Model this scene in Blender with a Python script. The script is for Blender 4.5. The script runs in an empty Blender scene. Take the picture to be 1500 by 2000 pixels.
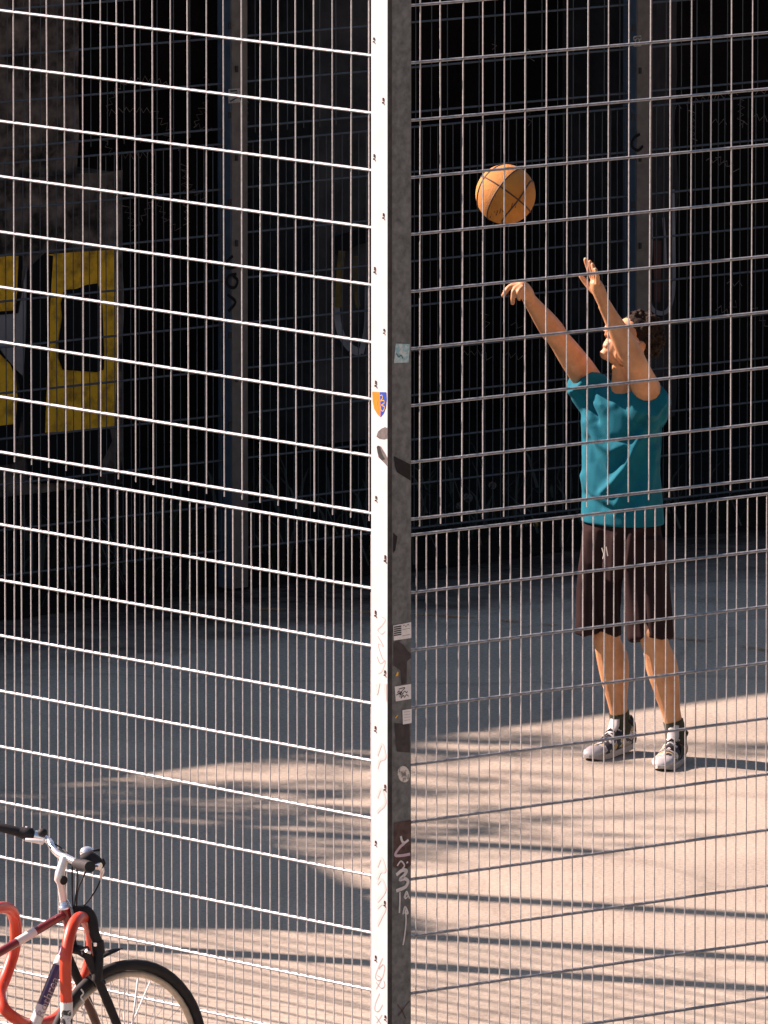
import bpy, bmesh, math, random
from mathutils import Vector, Matrix, noise as mnoise
random.seed(7)
SC = bpy.context.scene
COL = SC.collection

# ------------------------------------------------------------------ camera
F_PX = 24600.0            # focal length in photo pixels (photo 1500 x 2000)
CAM_H = 8.1
PITCH = math.atan(3400.0 / F_PX)
cam_d = bpy.data.cameras.new('camera')
cam_d.sensor_fit = 'HORIZONTAL'
cam_d.sensor_width = 36.0
cam_d.lens = 36.0 * F_PX / 1500.0
cam_d.clip_start = 1.0
cam_d.clip_end = 2000.0
cam = bpy.data.objects.new('camera', cam_d)
COL.objects.link(cam)
cam.location = (0, 0, CAM_H)
cam.rotation_euler = (math.pi / 2 - PITCH, 0, 0)
SC.camera = cam

# ------------------------------------------------------------------ light
SUN_EL = math.radians(35.5)
SUN_AZ = Vector((-0.935, 0.355, 0)).normalized()        # horizontal direction towards the sun
SUN_DIR = Vector((SUN_AZ.x * math.cos(SUN_EL), SUN_AZ.y * math.cos(SUN_EL), math.sin(SUN_EL)))
world = bpy.data.worlds.new('World')
SC.world = world
world.use_nodes = True
wn = world.node_tree.nodes
wl = world.node_tree.links
wn.clear()
wo = wn.new('ShaderNodeOutputWorld')
wb = wn.new('ShaderNodeBackground')
sk = wn.new('ShaderNodeTexSky')
sk.sky_type = 'NISHITA'
sk.sun_disc = False
sk.sun_elevation = SUN_EL
sk.sun_rotation = math.atan2(SUN_AZ.x, SUN_AZ.y)
sk.air_density = 1.0
sk.dust_density = 1.2
wb.inputs['Strength'].default_value = 0.05
wl.new(sk.outputs[0], wb.inputs[0])
wl.new(wb.outputs[0], wo.inputs[0])
sun_d = bpy.data.lights.new('sun', 'SUN')
sun_d.energy = 5.0
sun_d.angle = math.radians(0.6)
sun_d.color = (1.0, 0.735, 0.66)
sun = bpy.data.objects.new('sun', sun_d)
COL.objects.link(sun)
sun.location = (-20, 60, 30)
sun.rotation_euler = SUN_DIR.to_track_quat('Z', 'Y').to_euler()
SC.view_settings.view_transform = 'Standard'
SC.view_settings.look = 'None'
SC.view_settings.gamma = 1.0
SC.view_settings.use_curve_mapping = False
SC.view_settings.exposure = 1.82
SC.cycles.max_bounces = 6

# ------------------------------------------------------------------ pixel helpers (photo pixels)
CAMP = Vector((0, 0, CAM_H))
FWD = Vector((0, math.cos(PITCH), -math.sin(PITCH)))
UPV = Vector((0, math.sin(PITCH), math.cos(PITCH)))
RGT = Vector((1, 0, 0))
def ray(px, py):
    return FWD + RGT * ((px - 750.0) / F_PX) + UPV * ((1000.0 - py) / F_PX)
def ground(px, py, z=0.0):
    d = ray(px, py)
    return CAMP + d * ((z - CAM_H) / d.z)
def hit(px, py, p0, n):
    d = ray(px, py)
    return CAMP + d * ((p0 - CAMP).dot(n) / d.dot(n))
def at_y(px, py, y):
    d = ray(px, py)
    return CAMP + d * (y / d.y)
def proj(p):
    v = p - CAMP
    k = v.dot(FWD)
    return (750 + F_PX * v.dot(RGT) / k, 1000 - F_PX * v.dot(UPV) / k)

ANG = math.radians(39.8)
DR = Vector((math.cos(ANG), math.sin(ANG), 0))          # along the right-hand fence, away from the corner
DL = Vector((-math.sin(ANG), math.cos(ANG), 0))         # along the left-hand fence, away from the corner
NR = -DL                                                # outer normal of the right-hand fence
NL = -DR                                                # outer normal of the left-hand fence
UP = Vector((0, 0, 1))

# ------------------------------------------------------------------ mesh helpers
class MB:
    def __init__(s):
        s.v = []; s.f = []
    def add(s, vs, fs):
        o = len(s.v)
        s.v += [Vector(v) for v in vs]
        s.f += [tuple(i + o for i in f) for f in fs]
        return s
    def box(s, o, a, b, c):
        o, a, b, c = Vector(o), Vector(a), Vector(b), Vector(c)
        vs = [o, o + a, o + a + b, o + b, o + c, o + a + c, o + a + b + c, o + b + c]
        fs = [(3, 2, 1, 0), (4, 5, 6, 7), (0, 1, 5, 4), (1, 2, 6, 5), (2, 3, 7, 6), (3, 0, 4, 7)]
        if a.cross(b).dot(c) < 0:
            fs = [tuple(reversed(f)) for f in fs]
        return s.add(vs, fs)
    def tube(s, pts, rad, n=8, caps=True, flat=1.0, flat_dir=None):
        pts = [Vector(p) for p in pts]
        if not isinstance(rad, (list, tuple)):
            rad = [rad] * len(pts)
        m = len(pts)
        tang = []
        for i in range(m):
            a = pts[max(i - 1, 0)]; b = pts[min(i + 1, m - 1)]
            t = (b - a)
            tang.append(t.normalized() if t.length > 1e-9 else Vector((0, 0, 1)))
        t = tang[0]
        ref = Vector(flat_dir) if flat_dir is not None else (Vector((0, 0, 1)) if abs(t.z) < 0.9 else Vector((1, 0, 0)))
        x = (ref - t * ref.dot(t)).normalized()
        vs = []; fs = []
        for i in range(m):
            t = tang[i]
            x = (x - t * x.dot(t))
            x = x.normalized() if x.length > 1e-6 else t.orthogonal().normalized()
            y = t.cross(x)
            for k in range(n):
                a = 2 * math.pi * k / n
                vs.append(pts[i] + x * (rad[i] * flat * math.cos(a)) + y * (rad[i] * math.sin(a)))
        for i in range(m - 1):
            for k in range(n):
                fs.append((i * n + k, i * n + (k + 1) % n, (i + 1) * n + (k + 1) % n, (i + 1) * n + k))
        if caps:
            b0 = len(vs)
            vs += vs[:n]; vs += vs[(m - 1) * n:m * n]          # own corners, so that the caps stay sharp
            fs.append(tuple(b0 + k for k in range(n - 1, -1, -1)))
            fs.append(tuple(b0 + n + k for k in range(n)))
        return s.add(vs, fs)
    def ell(s, c, r, M=None, nu=14, nv=9):
        c = Vector(c); M = M or Matrix.Identity(3)
        vs = [c + M @ Vector((0, 0, r[2]))]
        for j in range(1, nv):
            th = math.pi * j / nv
            for i in range(nu):
                ph = 2 * math.pi * i / nu
                vs.append(c + M @ Vector((r[0] * math.sin(th) * math.cos(ph), r[1] * math.sin(th) * math.sin(ph), r[2] * math.cos(th))))
        vs.append(c + M @ Vector((0, 0, -r[2])))
        fs = []
        for i in range(nu):
            fs.append((0, 1 + i, 1 + (i + 1) % nu))
            for j in range(nv - 2):
                a = 1 + j * nu
                fs.append((a + i, a + nu + i, a + nu + (i + 1) % nu, a + (i + 1) % nu))
            a = 1 + (nv - 2) * nu
            fs.append((a + i, len(vs) - 1, a + (i + 1) % nu))
        return s.add(vs, fs)
    def poly(s, pts):
        return s.add(pts, [tuple(range(len(pts)))])
    def ribbon(s, pts, w, n):
        """flat stroke of width w lying on a surface with normal n"""
        pts = [Vector(p) for p in pts]; n = Vector(n)
        vs = []; fs = []
        for i, p in enumerate(pts):
            t = (pts[min(i + 1, len(pts) - 1)] - pts[max(i - 1, 0)]).normalized()
            q = n.cross(t).normalized() * (w / 2)
            vs += [p - q, p + q]
        for i in range(len(pts) - 1):
            fs.append((2 * i, 2 * i + 2, 2 * i + 3, 2 * i + 1))
        return s.add(vs, fs)
    def mesh(s, name):
        me = bpy.data.meshes.new(name)
        me.from_pydata([tuple(v) for v in s.v], [], s.f)
        me.update()
        return me
    def build(s, name, m, parent=None, smooth=False, origin=None):
        if origin is not None:
            origin = Vector(origin)
            s.v = [v - origin for v in s.v]
        me = s.mesh(name)
        o = put(name, me, m, parent, origin)
        if smooth:
            me.polygons.foreach_set('use_smooth', [True] * len(me.polygons))
        return o

def put(name, me, m=None, parent=None, loc=None):
    if m is not None and not me.materials:
        me.materials.append(m)
    o = bpy.data.objects.new(name, me)
    COL.objects.link(o)
    if loc is not None:
        o.location = loc
    if parent is not None:
        o.parent = parent
        w = root_off(parent)
        if loc is None:
            o.location = -w
        else:
            o.location = Vector(loc) - w
    return o
def root_off(o):
    w = Vector(o.location)
    while o.parent is not None:
        o = o.parent
        w += o.location
    return w
def thing(name, label, cat, loc, group=None):
    o = bpy.data.objects.new(name, None)
    o.empty_display_size = 0.2
    COL.objects.link(o)
    o.location = loc
    return tag(o, label, cat, group)
def tag(o, label=None, cat=None, group=None, kind=None):
    if label: o['label'] = label
    if cat: o['category'] = cat
    if group: o['group'] = group
    if kind: o['kind'] = kind
    return o
def struct(o, label=None, cat=None):
    return tag(o, label, cat, None, 'structure')

def remeshed(mb, voxel, smooth_it=4, name='tmp', factor=0.5):
    me = mb.mesh(name)
    o = bpy.data.objects.new(name, me)
    COL.objects.link(o)
    r = o.modifiers.new('r', 'REMESH'); r.mode = 'VOXEL'; r.voxel_size = voxel
    if smooth_it:
        sm = o.modifiers.new('s', 'SMOOTH'); sm.iterations = smooth_it; sm.factor = factor
    dg = bpy.context.evaluated_depsgraph_get()
    out = bpy.data.meshes.new_from_object(o.evaluated_get(dg))
    bpy.data.objects.remove(o); bpy.data.meshes.remove(me)
    out.polygons.foreach_set('use_smooth', [True] * len(out.polygons))
    return out
def spline(pts, k=5):
    """Catmull-Rom through pts (tuples of any length)"""
    out = []
    n = len(pts)
    for i in range(n - 1):
        p0 = pts[max(i - 1, 0)]; p1 = pts[i]; p2 = pts[i + 1]; p3 = pts[min(i + 2, n - 1)]
        for j in range(k):
            t = j / k
            out.append(tuple(0.5 * ((2 * b) + (-a + c) * t + (2 * a - 5 * b + 4 * c - d) * t * t + (-a + 3 * b - 3 * c + d) * t ** 3)
                             for a, b, c, d in zip(p0, p1, p2, p3)))
    out.append(tuple(pts[-1]))
    return out

# ------------------------------------------------------------------ materials
def mat(name, col, rough=0.7, metal=0.0, var=0.0, scale=20.0, col2=None, bump=0.0, bscale=80.0, spec=0.5, detail=4.0,
        thresh=None, coat=0.0, stretch=None, sss=0.0):
    m = bpy.data.materials.new(name)
    m.use_nodes = True
    nt = m.node_tree; N = nt.nodes; L = nt.links
    b = N['Principled BSDF']
    b.inputs['Roughness'].default_value = rough
    b.inputs['Metallic'].default_value = metal
    b.inputs['Specular IOR Level'].default_value = spec
    if coat: b.inputs['Coat Weight'].default_value = coat
    if sss:
        b.inputs['Subsurface Weight'].default_value = sss
        b.inputs['Subsurface Radius'].default_value = (0.012, 0.005, 0.003)
        b.inputs['Subsurface Scale'].default_value = 1.0
    b.inputs['Base Color'].default_value = (*col, 1)
    tc = N.new('ShaderNodeTexCoord')
    src = tc.outputs['Object']
    if stretch:
        mp = N.new('ShaderNodeMapping'); mp.inputs['Scale'].default_value = stretch
        L.new(src, mp.inputs[0]); src = mp.outputs[0]
    if col2 is not None or var:
        nz = N.new('ShaderNodeTexNoise'); nz.inputs['Scale'].default_value = scale; nz.inputs['Detail'].default_value = detail
        nz.inputs['Roughness'].default_value = 0.6
        L.new(src, nz.inputs['Vector'])
        cr = N.new('ShaderNodeValToRGB')
        lo, hi = thresh if thresh else (0.3, 0.7)
        cr.color_ramp.elements[0].position = lo; cr.color_ramp.elements[1].position = hi
        if col2 is None:
            c0 = tuple(c * (1 - var) for c in col); c1 = tuple(min(1, c * (1 + var)) for c in col)
        else:
            c0, c1 = col, col2
        cr.color_ramp.elements[0].color = (*c0, 1); cr.color_ramp.elements[1].color = (*c1, 1)
        L.new(nz.outputs['Fac'], cr.inputs[0]); L.new(cr.outputs[0], b.inputs['Base Color'])
    if bump:
        nb = N.new('ShaderNodeTexNoise'); nb.inputs['Scale'].default_value = bscale; nb.inputs['Detail'].default_value = 5
        L.new(src, nb.inputs['Vector'])
        bp = N.new('ShaderNodeBump'); bp.inputs['Strength'].default_value = bump; bp.inputs['Distance'].default_value = 0.01
        L.new(nb.outputs['Fac'], bp.inputs['Height']); L.new(bp.outputs[0], b.inputs['Normal'])
    return m

def court_material():
    m = bpy.data.materials.new('court_asphalt')
    m.use_nodes = True
    nt = m.node_tree; N = nt.nodes; L = nt.links
    b = N['Principled BSDF']
    b.inputs['Roughness'].default_value = 0.9
    b.inputs['Specular IOR Level'].default_value = 0.2
    tc = N.new('ShaderNodeTexCoord')
    fine = N.new('ShaderNodeTexNoise'); fine.inputs['Scale'].default_value = 60; fine.inputs['Detail'].default_value = 8
    fine.inputs['Roughness'].default_value = 0.75
    big = N.new('ShaderNodeTexNoise'); big.inputs['Scale'].default_value = 1.1; big.inputs['Detail'].default_value = 5
    L.new(tc.outputs['Object'], fine.inputs['Vector']); L.new(tc.outputs['Object'], big.inputs['Vector'])
    c1 = N.new('ShaderNodeValToRGB')
    c1.color_ramp.elements[0].position = 0.30; c1.color_ramp.elements[0].color = (0.190, 0.170, 0.134, 1)
    c1.color_ramp.elements[1].position = 0.66; c1.color_ramp.elements[1].color = (0.430, 0.385, 0.310, 1)
    L.new(fine.outputs['Fac'], c1.inputs[0])
    c2 = N.new('ShaderNodeValToRGB')
    c2.color_ramp.elements[0].position = 0.3; c2.color_ramp.elements[0].color = (0.74, 0.75, 0.76, 1)
    c2.color_ramp.elements[1].position = 0.7; c2.color_ramp.elements[1].color = (1.0, 1.0, 1.0, 1)
    L.new(big.outputs['Fac'], c2.inputs[0])
    mx = N.new('ShaderNodeMix'); mx.data_type = 'RGBA'; mx.blend_type = 'MULTIPLY'; mx.inputs['Factor'].default_value = 1.0
    L.new(c1.outputs[0], mx.inputs['A']); L.new(c2.outputs[0], mx.inputs['B'])
    # dark specks of open aggregate
    vo = N.new('ShaderNodeTexVoronoi'); vo.inputs['Scale'].default_value = 34
    L.new(tc.outputs['Object'], vo.inputs['Vector'])
    c3 = N.new('ShaderNodeValToRGB')
    c3.color_ramp.elements[0].position = 0.05; c3.color_ramp.elements[0].color = (0.55, 0.52, 0.5, 1)
    c3.color_ramp.elements[1].position = 0.16; c3.color_ramp.elements[1].color = (1, 1, 1, 1)
    L.new(vo.outputs['Distance'], c3.inputs[0])
    m2 = N.new('ShaderNodeMix'); m2.data_type = 'RGBA'; m2.blend_type = 'MULTIPLY'; m2.inputs['Factor'].default_value = 0.6
    L.new(mx.outputs['Result'], m2.inputs['A']); L.new(c3.outputs[0], m2.inputs['B'])
    # hairline cracks
    wn_ = N.new('ShaderNodeTexNoise'); wn_.inputs['Scale'].default_value = 2.5; wn_.inputs['Detail'].default_value = 6
    L.new(tc.outputs['Object'], wn_.inputs['Vector'])
    va = N.new('ShaderNodeVectorMath'); va.operation = 'MULTIPLY_ADD'
    va.inputs[1].default_value = (0.5, 0.5, 0.0)
    L.new(wn_.outputs['Color'], va.inputs[0]); L.new(tc.outputs['Object'], va.inputs[2])
    ve = N.new('ShaderNodeTexVoronoi'); ve.feature = 'DISTANCE_TO_EDGE'; ve.inputs['Scale'].default_value = 0.25
    L.new(va.outputs[0], ve.inputs['Vector'])
    c4 = N.new('ShaderNodeValToRGB')
    c4.color_ramp.elements[0].position = 0.003; c4.color_ramp.elements[0].color = (0.45, 0.43, 0.42, 1)
    c4.color_ramp.elements[1].position = 0.009; c4.color_ramp.elements[1].color = (1, 1, 1, 1)
    L.new(ve.outputs['Distance'], c4.inputs[0])
    m3 = N.new('ShaderNodeMix'); m3.data_type = 'RGBA'; m3.blend_type = 'MULTIPLY'; m3.inputs['Factor'].default_value = 0.3
    L.new(m2.outputs['Result'], m3.inputs['A']); L.new(c4.outputs[0], m3.inputs['B'])
    L.new(m3.outputs['Result'], b.inputs['Base Color'])
    bp = N.new('ShaderNodeBump'); bp.inputs['Strength'].default_value = 0.5; bp.inputs['Distance'].default_value = 0.006
    L.new(fine.outputs['Fac'], bp.inputs['Height']); L.new(bp.outputs[0], b.inputs['Normal'])
    return m

M = {}
M['court'] = court_material()
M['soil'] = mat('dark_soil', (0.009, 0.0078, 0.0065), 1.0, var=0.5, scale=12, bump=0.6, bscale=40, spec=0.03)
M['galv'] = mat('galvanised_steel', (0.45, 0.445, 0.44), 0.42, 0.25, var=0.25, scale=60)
M['galv_rod'] = mat('galvanised_rod', (0.235, 0.250, 0.260), 0.45, 0.35, var=0.3, scale=45)
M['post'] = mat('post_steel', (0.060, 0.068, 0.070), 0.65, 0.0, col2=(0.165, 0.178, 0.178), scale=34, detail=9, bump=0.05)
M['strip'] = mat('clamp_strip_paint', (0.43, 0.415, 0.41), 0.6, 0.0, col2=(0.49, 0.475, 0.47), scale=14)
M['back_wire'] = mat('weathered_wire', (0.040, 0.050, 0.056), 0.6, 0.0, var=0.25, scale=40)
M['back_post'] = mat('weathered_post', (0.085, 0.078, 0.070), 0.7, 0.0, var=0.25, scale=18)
M['sky_tint'] = mat('sky_tinted_steel', (0.040, 0.058, 0.080), 0.6, 0.0, var=0.25, scale=14)  # blue sky light put into the colour of the post side
M['dark_edge'] = mat('dark_strip_edge', (0.035, 0.033, 0.033), 0.8, var=0.5, scale=25)
M['concrete'] = mat('stained_concrete', (0.018, 0.014, 0.011), 0.95, col2=(0.21, 0.165, 0.135), scale=7, detail=12, bump=0.4, bscale=25, spec=0.2, thresh=(0.38, 0.74))
M['dark_wall'] = mat('near_black_wall', (0.006, 0.0050, 0.0046), 0.95, col2=(0.012, 0.0098, 0.009), scale=2.5, spec=0.03, bump=0.2)  # near-black base colour with faint mottling
M['deck'] = mat('deck_concrete', (0.10, 0.095, 0.09), 0.95, var=0.3, scale=2, spec=0.2)
M['black'] = mat('black_rubber', (0.012, 0.012, 0.013), 0.7, var=0.3, scale=50, spec=0.3)
M['black_paint'] = mat('black_spray_paint', (0.008, 0.008, 0.009), 0.9, spec=0.1)
M['white_paint'] = mat('white_paint', (0.72, 0.70, 0.68), 0.6, var=0.08, scale=30)

# ------------------------------------------------------------------ setting: ground, soil, court line
gm = MB()
for a in range(1):
    gm.add([(-300, -50, 0), (300, -50, 0), (300, 500, 0), (-300, 500, 0)], [(0, 1, 2, 3)])
struct(gm.build('ground', M['court']))

BF0 = ground(440, 1150)                    # foot of the back fence at its left post
def bf(s, back=0.0, z=0.0):                # point on the back fence line, `back` metres behind it
    return BF0 + DR * s + DL * back + UP * z
so = MB()
nseg = 60
edge = []
for i in range(nseg + 1):
    s_ = -16 + 34 * i / nseg
    edge.append(bf(s_, -0.10 + 0.16 * mnoise.noise(Vector((s_ * 1.7, 3, 0))) + 0.05 * mnoise.noise(Vector((s_ * 6, 8, 0))), 0.006))
so.add(edge + [bf(18, 8, 0.006), bf(-16, 8, 0.006)], [tuple(range(len(edge) + 2))])
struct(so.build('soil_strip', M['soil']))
# painted shade: dark sheet at the back fence, fading out over the court
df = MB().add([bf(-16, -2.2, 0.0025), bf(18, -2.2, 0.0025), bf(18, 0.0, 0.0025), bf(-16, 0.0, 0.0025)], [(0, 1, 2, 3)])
dm = bpy.data.materials.new('painted_shade'); dm.use_nodes = True
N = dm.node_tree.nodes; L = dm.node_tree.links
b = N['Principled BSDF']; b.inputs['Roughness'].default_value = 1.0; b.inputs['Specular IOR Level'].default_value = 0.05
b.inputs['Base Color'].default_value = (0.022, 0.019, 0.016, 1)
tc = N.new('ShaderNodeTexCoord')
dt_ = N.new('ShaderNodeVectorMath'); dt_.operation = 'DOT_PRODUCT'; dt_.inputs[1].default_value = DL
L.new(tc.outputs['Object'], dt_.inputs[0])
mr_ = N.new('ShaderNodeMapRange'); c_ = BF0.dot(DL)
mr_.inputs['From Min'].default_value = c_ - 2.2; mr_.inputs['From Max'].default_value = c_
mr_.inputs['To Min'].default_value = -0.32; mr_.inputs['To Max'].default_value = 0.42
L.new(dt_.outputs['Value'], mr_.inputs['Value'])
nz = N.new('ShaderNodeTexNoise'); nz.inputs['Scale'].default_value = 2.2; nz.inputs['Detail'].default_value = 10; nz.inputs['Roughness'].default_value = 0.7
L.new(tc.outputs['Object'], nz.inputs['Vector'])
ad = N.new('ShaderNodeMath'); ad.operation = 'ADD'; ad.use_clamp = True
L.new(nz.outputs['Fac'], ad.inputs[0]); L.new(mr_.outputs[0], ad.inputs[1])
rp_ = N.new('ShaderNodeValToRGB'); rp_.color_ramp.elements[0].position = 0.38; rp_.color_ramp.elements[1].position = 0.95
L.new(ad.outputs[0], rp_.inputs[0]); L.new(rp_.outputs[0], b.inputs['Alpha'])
struct(df.build('shade_fringe', dm))

# worn orange court line
ln = MB()
pts = [ground(x, y, 0.004) for x, y in spline([(330, 1195), (470, 1189), (590, 1191), (740, 1196), (900, 1205), (1130, 1226), (1360, 1250), (1560, 1280)], 10)]
ln.ribbon(pts, 0.06, UP)
lm = bpy.data.materials.new('worn_orange_line'); lm.use_nodes = True
N = lm.node_tree.nodes; L = lm.node_tree.links
b = N['Principled BSDF']; b.inputs['Roughness'].default_value = 0.9
b.inputs['Base Color'].default_value = (0.30, 0.16, 0.05, 1)
tc = N.new('ShaderNodeTexCoord'); nz = N.new('ShaderNodeTexNoise'); nz.inputs['Scale'].default_value = 5; nz.inputs['Detail'].default_value = 8
cr = N.new('ShaderNodeValToRGB'); cr.color_ramp.elements[0].position = 0.46; cr.color_ramp.elements[1].position = 0.72
L.new(tc.outputs['Object'], nz.inputs['Vector']); L.new(nz.outputs['Fac'], cr.inputs[0]); L.new(cr.outputs[0], b.inputs['Alpha'])
struct(ln.build('court_line', lm))

# ------------------------------------------------------------------ viaduct behind the court (deck, wall, piers)
WALL_BACK = 4.0
DECK_Z0, DECK_Z1 = 4.3, 5.1
# where the shade of the deck must end on the court
shade_edge = ground(1100, 1408)
perp = (shade_edge - BF0).dot(NR)          # metres in front of the back fence
run = (-SUN_AZ).dot(NR) / math.tan(SUN_EL)
DECK_BACK = DECK_Z1 * run - perp           # deck front edge sits this far behind the fence
wallt = MB().box(bf(-30, WALL_BACK), DR * 60, DL * 0.6, UP * DECK_Z0)
via = thing('viaduct_wall', 'near-black wall in deep shade behind the back fence, scratched with zigzag letters', 'wall', bf(0, WALL_BACK))
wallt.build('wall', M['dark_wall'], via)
dk = MB().box(bf(-45, DECK_BACK, DECK_Z0), DR * 80, DL * 14, UP * (DECK_Z1 - DECK_Z0 - 0.15))
dk.box(bf(-45, DECK_BACK, DECK_Z1 - 0.15), DR * 80, DL * 0.4, UP * 0.15)
dk.build('deck', M['deck'], via)

WP0 = bf(0, WALL_BACK - 0.006)
def on_wall(px, py, off=0.0):
    return hit(px, py, bf(0, WALL_BACK - 0.006 - off), NR)
chalk = mat('scratched_chalk', (0.15, 0.125, 0.11), 0.95, var=0.5, scale=15)
zg = MB()
def zigzag(p0, p1, amp=7, step=6.5):
    n = max(2, int(math.dist(p0, p1) / step))
    nx, ny = (p1[1] - p0[1]), -(p1[0] - p0[0]); l = math.hypot(nx, ny); nx /= l; ny /= l
    pts = []
    for i in range(n + 1):
        t = i / n; a = amp * (1 if i % 2 else -1) * random.uniform(0.5, 1.1)
        pts.append(on_wall(p0[0] + (p1[0] - p0[0]) * t + nx * a, p0[1] + (p1[1] - p0[1]) * t + ny * a))
    zg.ribbon(pts, 0.0045, NR)
strokes = [
    [(208, 215), (222, 180), (250, 158), (290, 155), (330, 165)], [(212, 222), (240, 215), (300, 215), (318, 240), (334, 255)],
    [(205, 270), (215, 300), (260, 305), (305, 298)], [(298, 340), (300, 375), (322, 430), (350, 450)], [(360, 320), (365, 440)],
    [(245, 400), (262, 450), (275, 430), (300, 385)], [(402, 150), (405, 190), (380, 245), (412, 255)], [(358, 330), (372, 370), (400, 390)],
    [(478, 135), (525, 135), (538, 155)], [(526, 172), (490, 200), (475, 235), (480, 285)], [(575, 220), (590, 245), (570, 272), (520, 270), (482, 235)],
    [(500, 340), (510, 325), (590, 330)], [(492, 365), (495, 440)], [(520, 382), (565, 385)], [(325, 262), (330, 275), (352, 290)],
    [(1340, 200), (1400, 190), (1440, 180)], [(1352, 215), (1355, 275)], [(1390, 235), (1420, 240)], [(1445, 190), (1448, 245), (1460, 240)],
    [(1475, 180), (1500, 175)], [(1265, 215), (1330, 208)], [(1400, 305), (1440, 335)], [(1470, 225), (1500, 232)],
    [(1420, 550), (1450, 555)], [(1400, 600), (1425, 610), (1440, 590)], [(1470, 600), (1500, 640)], [(1380, 310), (1420, 320)],
    [(900, 690), (940, 690), (960, 700)], [(985, 690), (1020, 700)], [(945, 610), (952, 640)], [(1000, 630), (1020, 640)],
    [(965, 85), (968, 95)], [(1035, 95), (1037, 120)], [(1028, 215), (1036, 245)]]
for st in strokes:
    for a, b_ in zip(st, st[1:]):
        zigzag(a, b_)
zg.build('chalk_letters', chalk, via)

# piers: rough concrete, each with its sprayed letters
PIER_BACK = 3.0
yel = mat('yellow_spray_paint', (0.26, 0.135, 0.006), 0.85, col2=(0.80, 0.44, 0.010), scale=13, detail=12, thresh=(0.3, 0.56), bump=0.3, bscale=30)
grey_sp = mat('grey_spray_paint', (0.11, 0.11, 0.115), 0.9, col2=(0.24, 0.24, 0.25), scale=8, detail=8)
pale_sp = mat('pale_grey_paint', (0.16, 0.155, 0.15), 0.9, col2=(0.26, 0.25, 0.245), scale=6, detail=8)
red_sp = mat('dull_red_paint', (0.05, 0.015, 0.012), 0.9, col2=(0.09, 0.03, 0.022), scale=8)
def pier(px_l, px_r, py_top, py_foot, label, back, depth=0.9, m=None, plinth=None):
    P0_ = bf(0, back)
    a = hit(px_l, py_foot, P0_, NR); c = hit(px_r, py_foot, P0_, NR)
    sa, sc = (a - P0_).dot(DR), (c - P0_).dot(DR)
    base = P0_ + DR * sa; base.z = 0
    t = thing('concrete_pier', label, 'pier', base)
    mb = MB()
    w = sc - sa
    # uneven front: a grid so that the edges are not straight
    nx, nz = 8, 30
    H = DECK_Z0
    vs = []; fs = []
    for j in range(nz + 1):
        z = H * j / nz
        for i in range(nx + 1):
            p = base + DR * (w * i / nx) + UP * z
            e = 0.0
            if i in (0, nx):
                e = 0.018 * mnoise.noise(Vector((z * 3.1, i, back)))
            p += DR * e + NR * (0.012 * mnoise.noise(Vector((i * 0.9, z * 3, 5))))
            vs.append(p)
    for j in range(nz):
        for i in range(nx):
            k = j * (nx + 1) + i
            fs.append((k, k + 1, k + nx + 2, k + nx + 1))
    mb.add(vs, fs)
    mb.box(base + DL * 0.02, DR * w, DL * depth, UP * H)
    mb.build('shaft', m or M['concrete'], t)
    return t, P0_
def px_poly(t, pts, m, name, P0_, off=0.02):
    MB().poly([hit(x, y, P0_ + NR * off, NR) for x, y in pts]).build(name, m, t)
def px_stroke(t, pts, w, m, name, P0_, off=0.02, k=6):
    MB().ribbon([hit(x, y, P0_ + NR * off, NR) for x, y in spline(pts, k)], w, NR).build(name, m, t)
# left pier and its wider foot
tp, q0 = pier(-260, 155, 0, 955, 'rough stained concrete pier with big yellow sprayed letters at the left edge', PIER_BACK + 0.12)
Q = bf(0, PIER_BACK)
a = hit(-260, 950, Q, NR); c = hit(241, 950, Q, NR); topz = hit(100, 345, Q, NR).z
sa, sc = (a - Q).dot(DR), (c - Q).dot(DR)
pm = MB()
nx, nz = 14, 18
vs = []; fs = []
for j in range(nz + 1):
    for i in range(nx + 1):
        z = topz * j / nz
        p = Q + DR * (sa + (sc - sa) * i / nx); p.z = z
        if i == nx: p += DR * 0.012 * mnoise.noise(Vector((z * 4, 1, 1)))
        if j == nz: p += UP * 0.02 * mnoise.noise(Vector((i * 0.8, 2, 1)))
        p += NR * 0.01 * mnoise.noise(Vector((i * 0.7, z * 3, 2)))
        vs.append(p)
for j in range(nz):
    for i in range(nx):
        k = j * (nx + 1) + i
        fs.append((k, k + 1, k + nx + 2, k + nx + 1))
pm.add(vs, fs)
b0 = Q + DR * sa + DL * 0.012; b0.z = 0
pm.box(b0, DR * (sc - sa), DL * 1.1, UP * (topz - 0.012))
pm.build('plinth', M['concrete'], tp)
px_poly(tp, [(90, 497), (104, 500), (98, 600), (97, 700), (92, 740), (90, 790), (88, 845), (160, 841), (224, 832), (229, 700), (226, 560), (224, 488), (150, 492)], yel, 'letter_fill', Q, 0.016)
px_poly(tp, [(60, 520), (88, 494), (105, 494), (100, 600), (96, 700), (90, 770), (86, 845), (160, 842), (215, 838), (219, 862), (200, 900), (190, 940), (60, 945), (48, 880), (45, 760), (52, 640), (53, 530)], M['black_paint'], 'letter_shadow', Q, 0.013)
px_poly(tp, [(119, 592), (126, 566), (150, 564), (170, 556), (192, 553), (200, 600), (204, 700), (203, 722), (190, 727), (150, 724), (122, 722), (114, 700), (115, 660), (121, 620)], M['black_paint'], 'letter_counter', Q, 0.020)
px_poly(tp, [(-60, 500), (36, 500), (34, 560), (30, 606), (-60, 612)], yel, 'letter_fill', Q, 0.016)
px_poly(tp, [(-60, 612), (30, 606), (34, 560), (37, 500), (46, 500), (40, 570), (34, 612), (-60, 620)], M['black_paint'], 'letter_shadow', Q, 0.013)
px_poly(tp, [(-60, 640), (0, 692), (20, 712), (31, 740), (34, 775), (30, 828), (-60, 838)], yel, 'letter_fill', Q, 0.016)
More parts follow.
